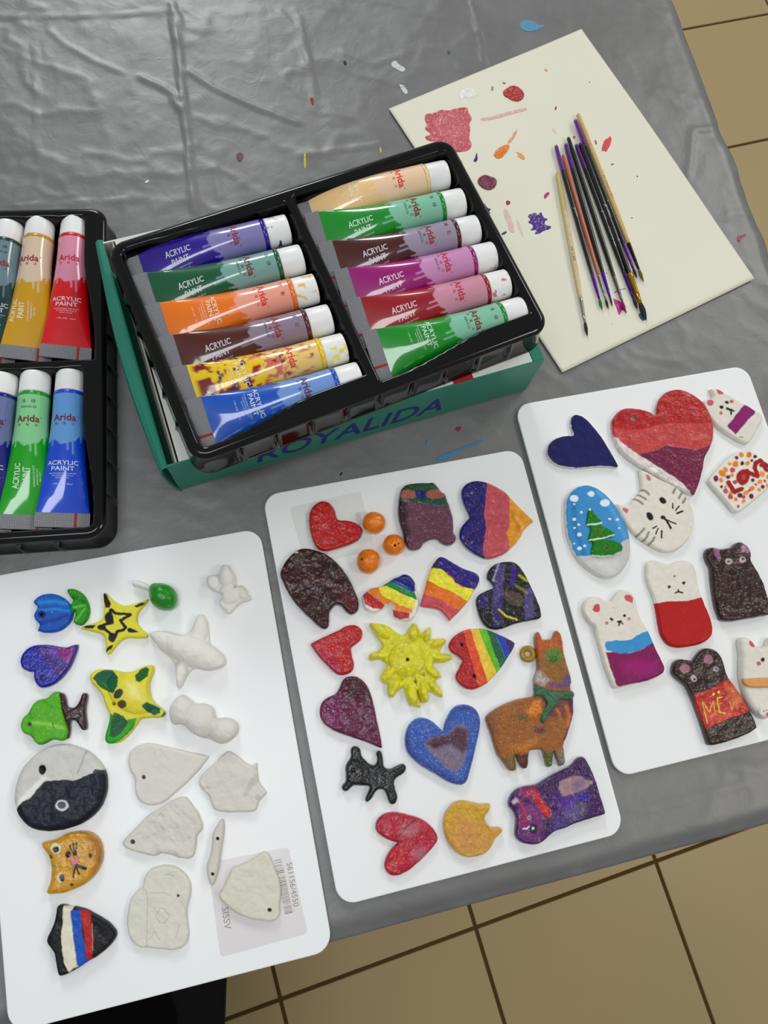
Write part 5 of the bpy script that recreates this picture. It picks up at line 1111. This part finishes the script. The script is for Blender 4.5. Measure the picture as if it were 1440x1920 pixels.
# the llama: body, ring and scarf
r = root_piece('clay_llama', 'brown orange clay llama with a green scarf and a ring by its head', 'clay figure', 'L', 750, 1200)
slab('body', 'L', [800, 230, 795, 150, 825, 95, 860, 98, 885, 160, 892, 185, 960, 190, 1018, 180, 1038, 110, 1062, 75, 1092, 88, 1122, 130, 1145, 210, 1152, 330, 1182, 440, 1212, 540, 1242, 630, 1252, 700, 1235, 790, 1270, 850, 1275, 930, 1278, 1050, 1275, 1130, 1230, 1280, 1200, 1380, 1150, 1480, 1165, 1560, 1180, 1722, 1110, 1747, 1100, 1740, 1060, 1640, 1045, 1565, 1030, 1568, 1020, 1650, 1017, 1750, 950, 1757, 942, 1745, 920, 1650, 898, 1540, 820, 1545, 742, 1555, 728, 1600, 718, 1772, 650, 1782, 600, 1700, 565, 1615, 552, 1615, 565, 1680, 588, 1795, 510, 1807, 490, 1800, 440, 1735, 380, 1650, 330, 1590, 280, 1420, 230, 1260, 188, 1150, 240, 1090, 350, 1020, 500, 950, 650, 910, 790, 890, 798, 840, 792, 780, 788, 700, 802, 640, 832, 560, 828, 460, 815, 330], ZB, .0055, (150, 88, 22), 'rough', smooth_n=1,
     ops=lambda p: (p.poly((118, 66, 26), [200, 1150, 300, 1100, 330, 1590, 280, 1420], 14), p.poly((186, 108, 22), [480, 1500, 650, 1480, 800, 1400, 830, 1430, 720, 1560, 560, 1580], 8), p.poly((206, 120, 26), [690, 1070, 780, 950, 880, 920, 880, 1080, 740, 1170], 4, h=.0005), p.poly((176, 86, 26), [780, 100, 1140, 60, 1160, 310, 900, 310, 830, 420, 800, 300], 6),
                    p.poly((140, 92, 22), [870, 470, 1180, 440, 1200, 560, 1140, 730, 1000, 720, 880, 560], 8), p.poly((176, 168, 164), [790, 560, 860, 580, 980, 700, 900, 760, 790, 720], 6, dry=.25), p.ell((92, 66, 120), 1190, 690, 55, 60, 0, 3), p.poly((104, 70, 110), [960, 720, 1250, 730, 1240, 800, 960, 770], 5, dry=.1),
                    p.poly((78, 26, 58), [1180, 900, 1300, 900, 1290, 1130, 1210, 1390, 1140, 1420, 1210, 1230, 1200, 1050], 5), p.poly((110, 56, 60), [880, 930, 1180, 950, 1160, 1160, 1000, 1150, 900, 1080], 7, dry=.1), p.line((204, 106, 30), [1060, 1050, 1110, 1170], 30, 3), p.ell((96, 40, 70), 860, 1300, 70, 35, 15, 4), p.line((204, 106, 30), [1180, 1020, 1220, 1130, 1190, 1250], 34, 4),
                    p.poly((112, 86, 44), [400, 1640, 560, 1600, 600, 1800, 500, 1810], 5), p.poly((78, 20, 30), [570, 1600, 740, 1590, 720, 1790, 650, 1790], 4), p.poly((84, 92, 34), [900, 1560, 1030, 1560, 1020, 1770, 940, 1760], 5), p.poly((60, 110, 44), [940, 1690, 1030, 1690, 1020, 1770, 945, 1760], 3), p.poly((120, 118, 100), [1040, 1560, 1170, 1560, 1190, 1740, 1100, 1750], 5, dry=.1),
                    p.ell((86, 120, 40), 1025, 390, 105, 95, 0, 4), p.ell((52, 110, 28), 1030, 415, 55, 50, 0, 3, h=.0012), p.ell((80, 84, 30), 640, 1140, 60, 40, 0, 8), p.speck((214, 180, 120), .28, 1.3), p.speck((70, 44, 22), .25, 1.6, 5)), rim=(96, 66, 50), relief=.0010, parent=r)
slab('scarf', 'L', [795, 770, 815, 745, 880, 770, 960, 800, 1060, 820, 1180, 825, 1270, 820, 1294, 860, 1280, 905, 1200, 925, 1110, 925, 1090, 990, 1030, 1040, 980, 1120, 930, 1200, 905, 1230, 870, 1200, 880, 1120, 930, 1040, 960, 960, 900, 900, 850, 880, 800, 900, 795, 830], ZB + .0046, .0028, (44, 96, 66), 'rough', ops=lambda p: (p.speck((110, 150, 130), .4, 1.6), p.line((120, 84, 120), [1000, 850, 1150, 880], 12, 3), p.speck((30, 70, 44), .3, 2, 3)), parent=r, relief=.0007)
def torus(parent, k, x, y, R_, r_, base, mt):
    (px, py), = kp(k, [x, y]); c = U(px, py, ZB + .002); s = (H - ZB) / F / K[k][2]; V = []; n, m = 40, 14
    for i in range(n):
        for j in range(m):
            a, b = 2 * math.pi * i / n, 2 * math.pi * j / m; rr = R_ * s + r_ * s * math.cos(b)
            V.append((c[0] + rr * math.cos(a), c[1] + rr * math.sin(a), ZB + r_ * s * .8 + r_ * s * .8 * math.sin(b)))
    Fc = [((i * m + j), ((i + 1) % n) * m + j, ((i + 1) % n) * m + (j + 1) % m, i * m + (j + 1) % m) for i in range(n) for j in range(m)]
    A = np.array(V); w = sstep(-.1, .3, fbm(A[:, 0] / .003, A[:, 1] / .003, 4))[:, None]
    o = mesh_obj('ring', V, Fc, M[mt], None, np.array(lin(base)) * (1 - w) + np.array(lin((176, 96, 30))) * w, True, loc=np.array(parent.location)); o.parent = parent; o.location = (0, 0, 0)
torus(r, 'L', 718, 368, 68, 36, (150, 122, 34), 'varnish')
piece('clay_heart', 'pinkish red clay heart lowest on the middle board', 'clay heart', 'I',
      [493, 1240, 505, 1190, 550, 1145, 620, 1128, 720, 1145, 800, 1165, 870, 1198, 930, 1248, 970, 1322, 950, 1372, 890, 1440, 820, 1510, 750, 1570, 680, 1607, 620, 1612, 573, 1580, 558, 1530, 575, 1470, 610, 1410, 662, 1362, 660, 1358, 600, 1347, 540, 1312, 503, 1280], (168, 34, 54), .0045,
      ops=lambda p: (p.poly((178, 30, 40), [580, 1560, 620, 1430, 700, 1360, 720, 1460, 640, 1600], 14), p.ell((176, 100, 112), 750, 1260, 70, 45, -30, 9), p.ell((170, 90, 110), 830, 1450, 50, 60, 0, 9), p.line((110, 14, 34), [640, 1340, 720, 1240, 800, 1180], 10, 5), p.speck((220, 150, 160), .2, 1.4)), rim=(150, 70, 84), relief=.0005)
piece('clay_cat', 'golden yellow glossy clay cat face with two ears pointing right', 'clay figure', 'I',
      [1000, 1250, 1005, 1170, 1040, 1100, 1090, 1053, 1170, 1043, 1250, 1065, 1300, 1075, 1350, 1063, 1364, 1085, 1345, 1130, 1308, 1172, 1330, 1222, 1365, 1252, 1430, 1243, 1452, 1262, 1440, 1292, 1390, 1332, 1370, 1390, 1330, 1437, 1260, 1467, 1180, 1474, 1120, 1452, 1058, 1392, 1018, 1320], (206, 160, 30), .0055, 'brushed',
      ops=lambda p: (p.poly((200, 140, 70), [1100, 1140, 1200, 1180, 1300, 1260, 1380, 1300, 1330, 1440, 1180, 1480, 1050, 1390, 1010, 1270, 1090, 1250], 22), p.speck((226, 190, 90), .35, 2.5), p.line((176, 128, 20), [1240, 1100, 1310, 1180, 1340, 1250], 12, 5)), rim=(170, 130, 90), relief=.0007)
piece('clay_bear', 'glossy purple galaxy clay bear with a red collar at the bottom right', 'clay figure', 'M',
      [88, 740, 110, 640, 170, 560, 280, 508, 430, 493, 470, 475, 550, 420, 700, 340, 850, 268, 920, 215, 980, 137, 1050, 125, 1085, 150, 1160, 300, 1220, 450, 1270, 620, 1310, 750, 1340, 850, 1322, 872, 1200, 912, 1050, 957, 900, 1010, 830, 1052, 700, 1082, 620, 1142, 540, 1222, 450, 1264, 350, 1262, 250, 1232, 188, 1180, 168, 1100, 188, 1000, 193, 920, 155, 835, 100, 778], (62, 14, 84), .0060,
      ops=lambda p: (p.poly((112, 48, 108), [240, 560, 380, 540, 480, 800, 620, 900, 580, 1100, 440, 1220, 240, 1140, 240, 900, 260, 700], 16), p.poly((150, 40, 84), [240, 700, 300, 740, 320, 960, 240, 1000], 10), p.poly((186, 40, 46), [390, 560, 440, 555, 500, 670, 610, 790, 632, 860, 600, 905, 550, 890, 470, 790, 400, 660], 3, h=.0004), p.poly((170, 40, 60), [250, 560, 400, 540, 430, 640, 330, 640], 12),
                     p.poly((88, 46, 148), [700, 660, 880, 620, 1000, 690, 1020, 770, 900, 850, 760, 800], 18), p.ell((60, 40, 150), 1020, 640, 90, 55, 0, 8), p.poly((96, 88, 130), [800, 830, 980, 780, 1010, 880, 880, 940, 820, 900], 14, dry=.05), p.poly((70, 56, 128), [600, 1000, 700, 900, 840, 960, 800, 1040, 650, 1090], 12),
                     p.poly((156, 124, 124), [722, 540, 740, 440, 810, 410, 900, 378, 1010, 372, 1060, 420, 1155, 440, 1165, 465, 1090, 520, 990, 575, 850, 622, 780, 632], 2.5, h=.0003), p.ell((120, 92, 130), 980, 490, 90, 60, -20, 8), p.poly((82, 70, 84), [940, 740, 980, 690, 1060, 740, 1040, 800, 990, 790], 3), p.ell((44, 40, 90), 325, 690, 40, 36, 0, 4, dry=.1), p.ell((26, 30, 56), 400, 1045, 58, 66, 0, 3), p.ell((214, 214, 220), 395, 1040, 18, 18), p.ell((26, 30, 60), 590, 1020, 40, 90, 10, 10),
                     p.line((220, 216, 220), [262, 1050, 310, 1050, 345, 1022], 14), p.poly((190, 160, 176), [120, 700, 175, 655, 205, 670, 215, 710, 150, 730], 3), p.ell((150, 160, 140), 348, 905, 26, 26), p.ell((82, 40, 100), 348, 903, 12), p.speck((176, 130, 190), .24, 1.6), p.speck((26, 8, 44), .3, 3, 9)), rim=(60, 20, 60), relief=.0005)

# ---- right board
piece('clay_heart', 'plain navy blue clay heart at the top left of the right board', 'clay heart', 'N',
      [192, 485, 200, 430, 240, 395, 300, 380, 342, 382, 346, 376, 325, 320, 328, 280, 350, 258, 395, 270, 440, 310, 490, 370, 530, 430, 570, 500, 598, 548, 597, 560, 585, 563, 520, 555, 440, 560, 350, 568, 270, 557, 215, 525], (34, 18, 88), .0045, 'satin',
      rim=(216, 214, 210), rimw=.0004, holes=[(241, 448, 7, (150, 130, 150))], ops=lambda p: p.speck((70, 56, 130), .2, 4), relief=.0003)
piece('clay_heart', 'biggest clay heart, banded red, pink and magenta, touching the striped cat', 'clay heart', 'N',
      [558, 340, 558, 290, 600, 238, 650, 224, 720, 232, 780, 250, 803, 270, 808, 268, 808, 220, 830, 163, 880, 125, 950, 120, 1020, 150, 1080, 200, 1112, 260, 1132, 330, 1132, 400, 1110, 460, 1080, 510, 1072, 580, 1052, 650, 1026, 716, 1018, 718, 980, 703, 930, 680, 860, 640, 790, 600, 700, 545, 610, 475, 572, 410], (186, 66, 66), .0052,
      ops=lambda p: (p.poly((170, 16, 20), [500, 0, 1200, 0, 1200, 318, 900, 312, 820, 322, 740, 348, 650, 352, 560, 335, 500, 300], 1), p.poly((166, 30, 40), [560, 250, 640, 225, 720, 235, 780, 260, 740, 300, 620, 300], 10), p.poly((112, 10, 66), [700, 490, 800, 470, 860, 440, 960, 455, 1030, 465, 1110, 440, 1200, 450, 1100, 760, 1000, 740, 900, 660, 780, 580], 1),
                     p.poly((218, 210, 206), [540, 370, 580, 395, 640, 445, 700, 488, 770, 530, 860, 590, 920, 625, 960, 660, 1015, 725, 700, 700, 500, 450], 1, h=0), p.speck((206, 90, 96), .25, 4)), rim=(214, 210, 204), holes=[(678, 288, 15, (190, 184, 176))], relief=.0004)
piece('clay_cat', 'small white clay cat with magenta scarf at the top right of the right board', 'clay figure', 'Q',
      [45, 362, 90, 350, 150, 335, 185, 310, 165, 260, 138, 212, 150, 200, 205, 198, 260, 210, 330, 258, 420, 300, 500, 348, 560, 393, 640, 430, 720, 488, 790, 518, 823, 572, 812, 620, 740, 742, 690, 842, 640, 902, 600, 907, 500, 870, 400, 802, 300, 742, 190, 642, 110, 530, 65, 440], CREAM, .0048, 'satin',
      ops=lambda p: (p.ell((200, 84, 104), 136, 388, 42, 42), p.poly((196, 84, 104), [208, 205, 255, 212, 302, 260, 290, 285, 250, 288, 220, 255]), p.ell((22, 22, 16), 279, 446, 29, 23, 15), p.ell((22, 22, 16), 348, 384, 30, 21, 15), p.ell((196, 92, 106), 270, 521, 22), p.ell((196, 92, 106), 410, 371, 26, 24), p.line((22, 22, 16), [350, 465, 400, 490, 402, 535], 28), p.line((22, 22, 16), [390, 480, 440, 494], 22),
                     p.poly((134, 14, 104), [580, 398, 716, 490, 700, 535, 622, 600, 545, 700, 458, 792, 355, 700, 365, 665, 430, 590, 500, 500], h=.0003), p.line((40, 26, 20), [510, 826, 548, 834], 10)), relief=.0002)
dots = [((222, 130, 40), 535, 1056, 34, 30), ((214, 112, 30), 630, 1055, 32, 38), ((118, 30, 92), 470, 1094, 26, 24), ((70, 10, 44), 706, 1080, 22, 24), ((124, 24, 80), 668, 1130, 24, 18), ((64, 8, 34), 543, 1170, 25, 27), ((222, 134, 50), 612, 1166, 28, 34), ((220, 126, 36), 455, 1174, 40, 40), ((226, 150, 70), 383, 1174, 24, 24), ((222, 130, 44), 290, 1296, 54, 40), ((224, 136, 54), 330, 1248, 36, 28), ((188, 76, 96), 420, 1254, 34, 32), ((118, 34, 92), 206, 1362, 34, 40), ((222, 138, 50), 270, 1386, 26, 30), ((108, 20, 70), 360, 1343, 28, 26), ((226, 146, 66), 408, 1320, 27, 27),
        ((180, 70, 96), 450, 1408, 32, 26), ((104, 30, 72), 276, 1467, 18, 20), ((224, 146, 70), 332, 1472, 24, 20), ((188, 80, 100), 330, 1522, 36, 32), ((222, 146, 50), 395, 1545, 26, 24), ((190, 76, 96), 392, 1594, 34, 30), ((222, 126, 40), 458, 1629, 25, 28), ((224, 146, 60), 560, 1655, 24, 30), ((160, 40, 60), 492, 1720, 14, 22), ((110, 14, 70), 514, 1578, 30, 34), ((180, 60, 96), 560, 1600, 24, 26), ((222, 146, 44), 588, 1546, 30, 40), ((222, 130, 40), 664, 1490, 30, 38), ((190, 76, 90), 632, 1518, 20, 18), ((116, 14, 60), 658, 1590, 32, 34),
        ((222, 150, 50), 757, 1503, 26, 24), ((110, 16, 60), 808, 1466, 28, 24), ((190, 90, 110), 714, 1438, 20, 16), ((224, 140, 50), 768, 1404, 28, 34), ((104, 20, 76), 680, 1384, 26, 22), ((190, 84, 104), 830, 1392, 22, 18), ((224, 150, 60), 795, 1305, 38, 36), ((222, 126, 30), 880, 1340, 30, 34), ((222, 150, 60), 866, 1448, 26, 26)]
LR = (158, 8, 16)
piece('clay_plaque', 'cream clay plaque reading LOVE among orange and purple dots', 'clay plaque', 'Q',
      [113, 1392, 125, 1360, 160, 1310, 240, 1220, 340, 1110, 430, 1040, 540, 998, 640, 995, 720, 1025, 790, 1090, 850, 1140, 900, 1180, 960, 1250, 985, 1330, 930, 1440, 880, 1500, 760, 1600, 640, 1700, 540, 1772, 480, 1797, 430, 1772, 395, 1720, 330, 1640, 220, 1520, 135, 1430], (222, 218, 206), .0050, 'satin',
      ops=lambda p: ([p.ell(c, x, y, a, b, (x * 7) % 90) for c, x, y, a, b in dots], p.line(LR, [365, 1415, 440, 1535, 535, 1495], 58, h=.0005), p.ell(LR, 552, 1345, 85, 102, 10, h=.0005), p.ell((176, 70, 80), 560, 1350, 28, 38, 10), p.line(LR, [600, 1262, 650, 1300, 738, 1330, 705, 1230, 715, 1160], 56, h=.0005),
                     p.line(LR, [725, 1165, 788, 1122, 800, 1175, 845, 1255, 905, 1265], 50, h=.0005), p.line(LR, [780, 1190, 835, 1165, 880, 1180], 44, h=.0005), p.line(LR, [790, 1190, 890, 1215], 36)) and None, relief=.00015)
# snow globe with a raised tree
r = root_piece('clay_snow_globe', 'oval clay snow globe with a green snowy tree on blue sky', 'clay figure', 'N', 470, 920)
slab('oval', 'N', [298, 825, 298, 745, 328, 690, 380, 660, 440, 658, 500, 688, 560, 745, 612, 820, 652, 910, 667, 1000, 662, 1070, 632, 1130, 592, 1172, 540, 1188, 490, 1178, 430, 1138, 370, 1082, 328, 1010, 303, 920], ZB, .0046, (62, 138, 196), 'satin',
     lambda p: (p.line((40, 116, 180), [340, 720, 350, 900, 400, 1050], 20, 6), p.line((90, 160, 210), [480, 700, 560, 800, 630, 950], 18, 6), p.poly((192, 190, 188), [300, 1090, 360, 1062, 440, 1058, 560, 1062, 600, 1000, 620, 975, 660, 962, 740, 960, 740, 1250, 300, 1250]), p.poly((206, 205, 203), [420, 1100, 520, 1080, 600, 1100, 560, 1160], 8),
                [p.ell((222, 230, 234), x, y, a, a * .8) for x, y, a in ((345, 738, 24), (440, 712, 20), (518, 762, 26), (387, 815, 8), (346, 855, 11), (372, 883, 8), (347, 903, 7), (375, 940, 13), (545, 852, 8), (588, 856, 8), (406, 1003, 8), (374, 1018, 13), (345, 990, 5), (598, 905, 6), (345, 770, 6))]), rim=(214, 214, 208), rimw=.0006, parent=r, relief=.0002)
slab('tree', 'N', [432, 788, 440, 785, 475, 830, 512, 868, 510, 878, 498, 885, 535, 900, 588, 930, 570, 950, 510, 965, 575, 970, 624, 992, 622, 1032, 560, 1062, 500, 1066, 448, 1060, 440, 1042, 462, 978, 428, 975, 428, 965, 440, 920, 445, 892, 415, 888, 416, 876, 425, 830], ZB + .0042, .0022, (22, 116, 26), 'satin',
     lambda p: (p.line((214, 226, 214), [420, 884, 470, 880, 508, 872], 8), p.line((214, 226, 214), [430, 970, 500, 962, 575, 940], 8), p.line((214, 226, 214), [448, 1055, 500, 1064, 570, 1056, 618, 1030], 9), p.ell((220, 228, 220), 435, 792, 10), p.speck((120, 190, 90), .35, 1.3), p.ell((110, 80, 30), 480, 925, 14, 10, 30), p.ell((110, 70, 30), 535, 1012, 14, 10)), parent=r, relief=.0004)
GR = (138, 134, 124); BKp = (22, 22, 16)
piece('clay_cat', 'large white clay cat face with grey stripes and black whiskers', 'clay figure', 'W',
      [462, 190, 480, 172, 520, 170, 600, 210, 700, 275, 820, 335, 940, 388, 1050, 450, 1150, 555, 1230, 670, 1282, 800, 1292, 920, 1262, 1080, 1202, 1220, 1100, 1332, 980, 1402, 860, 1412, 740, 1372, 640, 1312, 530, 1242, 430, 1172, 330, 1072, 258, 960, 200, 850, 105, 690, 120, 680, 200, 688, 298, 710, 350, 640, 420, 560, 500, 478, 490, 350, 468, 260], CREAM, .0044, 'satin',
      ops=lambda p: ([p.line(GR, q, 34, 1.2) for q in ([500, 482, 545, 490, 600, 545], [440, 545, 480, 570, 550, 615], [385, 612, 440, 640, 505, 685], [1000, 450, 960, 525], [1085, 530, 1045, 600], [1150, 600, 1110, 665], [525, 1060, 480, 1110, 425, 1170], [600, 1110, 570, 1180, 525, 1232], [685, 1185, 655, 1240, 612, 1285])],
                     p.poly((190, 110, 124), [553, 245, 595, 248, 632, 310, 620, 345, 580, 330]), p.poly((190, 110, 124), [200, 765, 225, 735, 300, 775, 270, 828, 245, 815]), p.ell(BKp, 803, 638, 58, 42, 38), p.ell(BKp, 614, 870, 66, 44, 58), p.ell(BKp, 812, 890, 38, 28), p.line(BKp, [820, 900, 900, 945, 998, 985], 24), p.line(BKp, [830, 905, 880, 970, 925, 1052], 30),
                     p.line(BKp, [955, 680, 958, 748], 20), p.line(BKp, [1050, 722, 995, 785], 24), p.line(BKp, [1100, 800, 1020, 825], 32), p.line(BKp, [655, 1052, 715, 1022], 22), p.line(BKp, [738, 1062, 705, 1138], 22), p.line(BKp, [792, 1098, 788, 1190], 28)) and None, relief=.00012)
piece('clay_bear', 'white clay bear with a blue scarf and magenta body', 'clay figure', 'X',
      [92, 485, 110, 400, 180, 330, 280, 308, 360, 318, 430, 372, 510, 392, 560, 300, 620, 230, 710, 203, 790, 218, 860, 290, 900, 400, 922, 520, 920, 560, 1000, 700, 1060, 800, 1120, 920, 1160, 1020, 1220, 1150, 1280, 1270, 1327, 1370, 1322, 1440, 1260, 1495, 1100, 1565, 950, 1607, 800, 1642, 670, 1675, 590, 1697, 545, 1665, 500, 1542, 420, 1352, 380, 1190, 330, 1020, 290, 860, 280, 752, 210, 722, 150, 640, 108, 560], CREAM, .0056, 'satin',
      ops=lambda p: (p.poly((196, 76, 92), [232, 508, 260, 440, 320, 418, 345, 450, 348, 520, 320, 550, 270, 552]), p.poly((200, 84, 100), [708, 320, 740, 290, 800, 292, 835, 340, 832, 412, 780, 400, 730, 375]), p.poly(BKp, [483, 650, 505, 620, 552, 660, 520, 680]), p.ell(BKp, 711, 597, 26, 22), p.line(BKp, [615, 690, 660, 685], 34), p.line(BKp, [640, 690, 622, 745], 24), p.line(BKp, [650, 690, 688, 722], 20), p.ell((190, 110, 120), 446, 711, 28), p.ell((196, 130, 136), 780, 644, 28),
                     p.poly((124, 14, 84), [430, 1150, 540, 1140, 640, 1170, 800, 1160, 1000, 1100, 1140, 990, 1240, 1150, 1325, 1340, 1320, 1440, 1200, 1520, 1050, 1590, 850, 1610, 640, 1660, 590, 1640, 520, 1440, 450, 1240], h=.0003), p.speck((176, 70, 140), .0, 2), p.poly((146, 34, 106), [640, 1300, 900, 1250, 1200, 1300, 1180, 1480, 900, 1500, 680, 1460], 10, dry=.2),
                     p.poly((60, 140, 196), [418, 1010, 440, 985, 560, 970, 700, 975, 820, 950, 900, 890, 1000, 850, 1068, 820, 1130, 950, 1140, 990, 1060, 1060, 900, 1125, 720, 1165, 620, 1160, 540, 1130, 440, 1120, 420, 1060], h=.0004), p.line((30, 30, 120), [520, 1130, 640, 1168, 800, 1158, 1000, 1095, 1120, 1010], 8)), rim=CREAM, relief=.0003, dents=[(540, 492, 16, .001)])
piece('clay_bear', 'white clay bear with a plain red lower half', 'clay figure', 'O',
      [568, 190, 575, 130, 620, 111, 680, 123, 725, 152, 800, 123, 860, 113, 910, 143, 932, 220, 937, 300, 965, 375, 1002, 460, 1037, 550, 1047, 620, 1030, 672, 960, 712, 860, 734, 770, 737, 708, 700, 670, 620, 655, 520, 638, 420, 598, 320, 574, 250], CREAM, .0044, 'satin',
      ops=lambda p: (p.poly((172, 26, 32), [600, 428, 640, 424, 700, 412, 860, 405, 965, 378, 1100, 360, 1100, 800, 600, 800], h=.0003), p.ell(BKp, 731, 307, 10, 13, 60), p.ell(BKp, 835, 280, 12, 12), p.line(BKp, [772, 352, 795, 340, 825, 348], 12), p.line(BKp, [793, 328, 795, 340], 12), p.ell((90, 70, 60), 767, 233, 8, 6)), relief=.00025)
piece('clay_bear', 'dark brown clay bear with white-ringed eyes, on the right above the white ones', 'clay figure', 'Y',
      [222, 385, 255, 292, 340, 260, 430, 273, 520, 308, 620, 283, 720, 268, 780, 200, 850, 163, 930, 178, 1010, 238, 1078, 330, 1088, 430, 1070, 500, 1130, 600, 1200, 720, 1270, 850, 1330, 970, 1380, 1120, 1418, 1280, 1465, 1450, 1475, 1530, 1300, 1572, 1000, 1622, 750, 1668, 600, 1674, 500, 1635, 458, 1500, 408, 1370, 368, 1100, 338, 900, 328, 720, 328, 640, 275, 570, 235, 480], (52, 26, 24), .0065,
      ops=lambda p: (p.poly((136, 82, 124), [345, 300, 400, 285, 468, 300, 470, 400, 485, 500, 430, 500, 370, 440]), p.poly((150, 116, 140), [860, 270, 900, 220, 1000, 260, 1050, 350, 1000, 390, 890, 360], 3, dry=.1), p.poly((90, 52, 70), [880, 390, 960, 400, 990, 470, 900, 440], 5), p.ell((176, 160, 156), 635, 545, 70, 62, 0, 1, dry=.1), p.ell((176, 160, 156), 902, 508, 62, 62), p.ell((16, 10, 10), 628, 550, 22), p.ell((10, 8, 8), 908, 502, 24),
                     p.line((8, 5, 5), [690, 800, 780, 790, 810, 700], 70), p.line((8, 5, 5), [790, 800, 920, 815], 66), p.speck((110, 76, 70), .25, 1.3)), rim=(46, 24, 24), relief=.0009)
piece('clay_bear', 'dark brown clay bear in a red shirt with yellow lettering', 'clay figure', 'O',
      [753, 900, 768, 840, 810, 813, 868, 823, 898, 833, 930, 790, 970, 745, 1022, 737, 1072, 758, 1112, 810, 1132, 880, 1142, 930, 1190, 1000, 1240, 1070, 1292, 1150, 1332, 1230, 1360, 1300, 1358, 1308, 1330, 1333, 1250, 1372, 1150, 1407, 1025, 1440, 1003, 1400, 980, 1320, 940, 1210, 900, 1100, 878, 1050, 858, 1010, 800, 965, 762, 930], (50, 28, 26), .0062,
      ops=lambda p: (p.poly((176, 38, 34), [896, 1072, 960, 1050, 1040, 1020, 1120, 970, 1150, 955, 1200, 1020, 1250, 1090, 1300, 1180, 1220, 1220, 1130, 1250, 1040, 1290, 985, 1315, 940, 1200], h=.0004), p.poly((196, 96, 50), [1130, 1000, 1190, 1010, 1250, 1110, 1200, 1160, 1150, 1100], 8, dry=.1), p.poly((200, 70, 60), [980, 1180, 1060, 1190, 1150, 1180, 1220, 1200, 1020, 1280], 8, dry=.1),
                     p.line((216, 176, 50), [962, 1128, 975, 1190, 995, 1270], 9), p.line((216, 170, 50), [965, 1125, 1010, 1190, 1038, 1120], 8), p.line((206, 150, 50), [1038, 1120, 1050, 1205], 8), p.line((222, 200, 40), [1095, 1090, 1065, 1095, 1068, 1140, 1080, 1195, 1120, 1200], 9), p.line((216, 180, 40), [1065, 1140, 1092, 1132], 7), p.line((206, 150, 50), [1150, 1120, 1172, 1180, 1180, 1120], 7),
                     p.ell((232, 214, 70), 1037, 1068, 9), p.ell((232, 214, 70), 1074, 1055, 10), p.ell((150, 100, 116), 838, 888, 36, 32), p.ell((150, 100, 116), 1005, 822, 34, 34), p.ell((176, 170, 174), 902, 957, 26, 20, 60), p.ell((150, 140, 150), 1058, 888, 20, 20), p.ell((10, 8, 8), 906, 964, 9), p.ell((20, 14, 14), 1060, 890, 8), p.ell((14, 8, 8), 1003, 985, 24, 18), p.ell((18, 10, 10), 938, 870, 20, 20), p.speck((120, 90, 86), .2, 1.4)), rim=(50, 30, 28), relief=.0005)
r = root_piece('clay_bear', 'white clay bear with tan scarf and tiny paw, cut by the right photo edge', 'clay figure', 'Z', 700, 950)
slab('body', 'Z', [258, 230, 290, 175, 350, 156, 430, 165, 500, 208, 560, 280, 622, 358, 700, 363, 800, 350, 830, 240, 860, 180, 920, 150, 1000, 170, 1060, 300, 1070, 700, 1060, 1100, 1010, 1400, 930, 1640, 850, 1792, 740, 1794, 680, 1745, 600, 1682, 500, 1562, 415, 1430, 365, 1280, 318, 1100, 288, 950, 287, 700, 298, 500, 268, 350], ZB, .0075, (216, 211, 200), 'satin',
     lambda p: (p.poly((196, 84, 106), [432, 250, 460, 230, 520, 250, 560, 310, 535, 365, 490, 365, 440, 325]), p.ell(BKp, 705, 610, 38, 40), p.ell((184, 90, 110), 625, 684, 42, 42), p.line(BKp, [838, 720, 860, 730, 855, 790], 22)), edge=.004, parent=r, relief=.0002)
slab('scarf', 'Z', [348, 1010, 365, 985, 560, 978, 720, 965, 900, 960, 1050, 968, 1062, 1050, 1050, 1165, 860, 1172, 640, 1172, 480, 1168, 400, 1120, 352, 1070], ZB + .0066, .0024, (206, 150, 92), 'satin', parent=r, relief=.0003)
slab('paw', 'Z', [660, 1640, 690, 1570, 750, 1535, 830, 1535, 900, 1570, 930, 1640, 900, 1720, 830, 1760, 750, 1755, 690, 1715], ZB + .0066, .0024, (216, 211, 200), 'satin',
     lambda p: (p.ell((196, 84, 106), 840, 1700, 48, 40), p.ell((90, 84, 70), 758, 1638, 16, 12), p.ell((90, 84, 70), 815, 1620, 18, 10)), parent=r, relief=.0001)
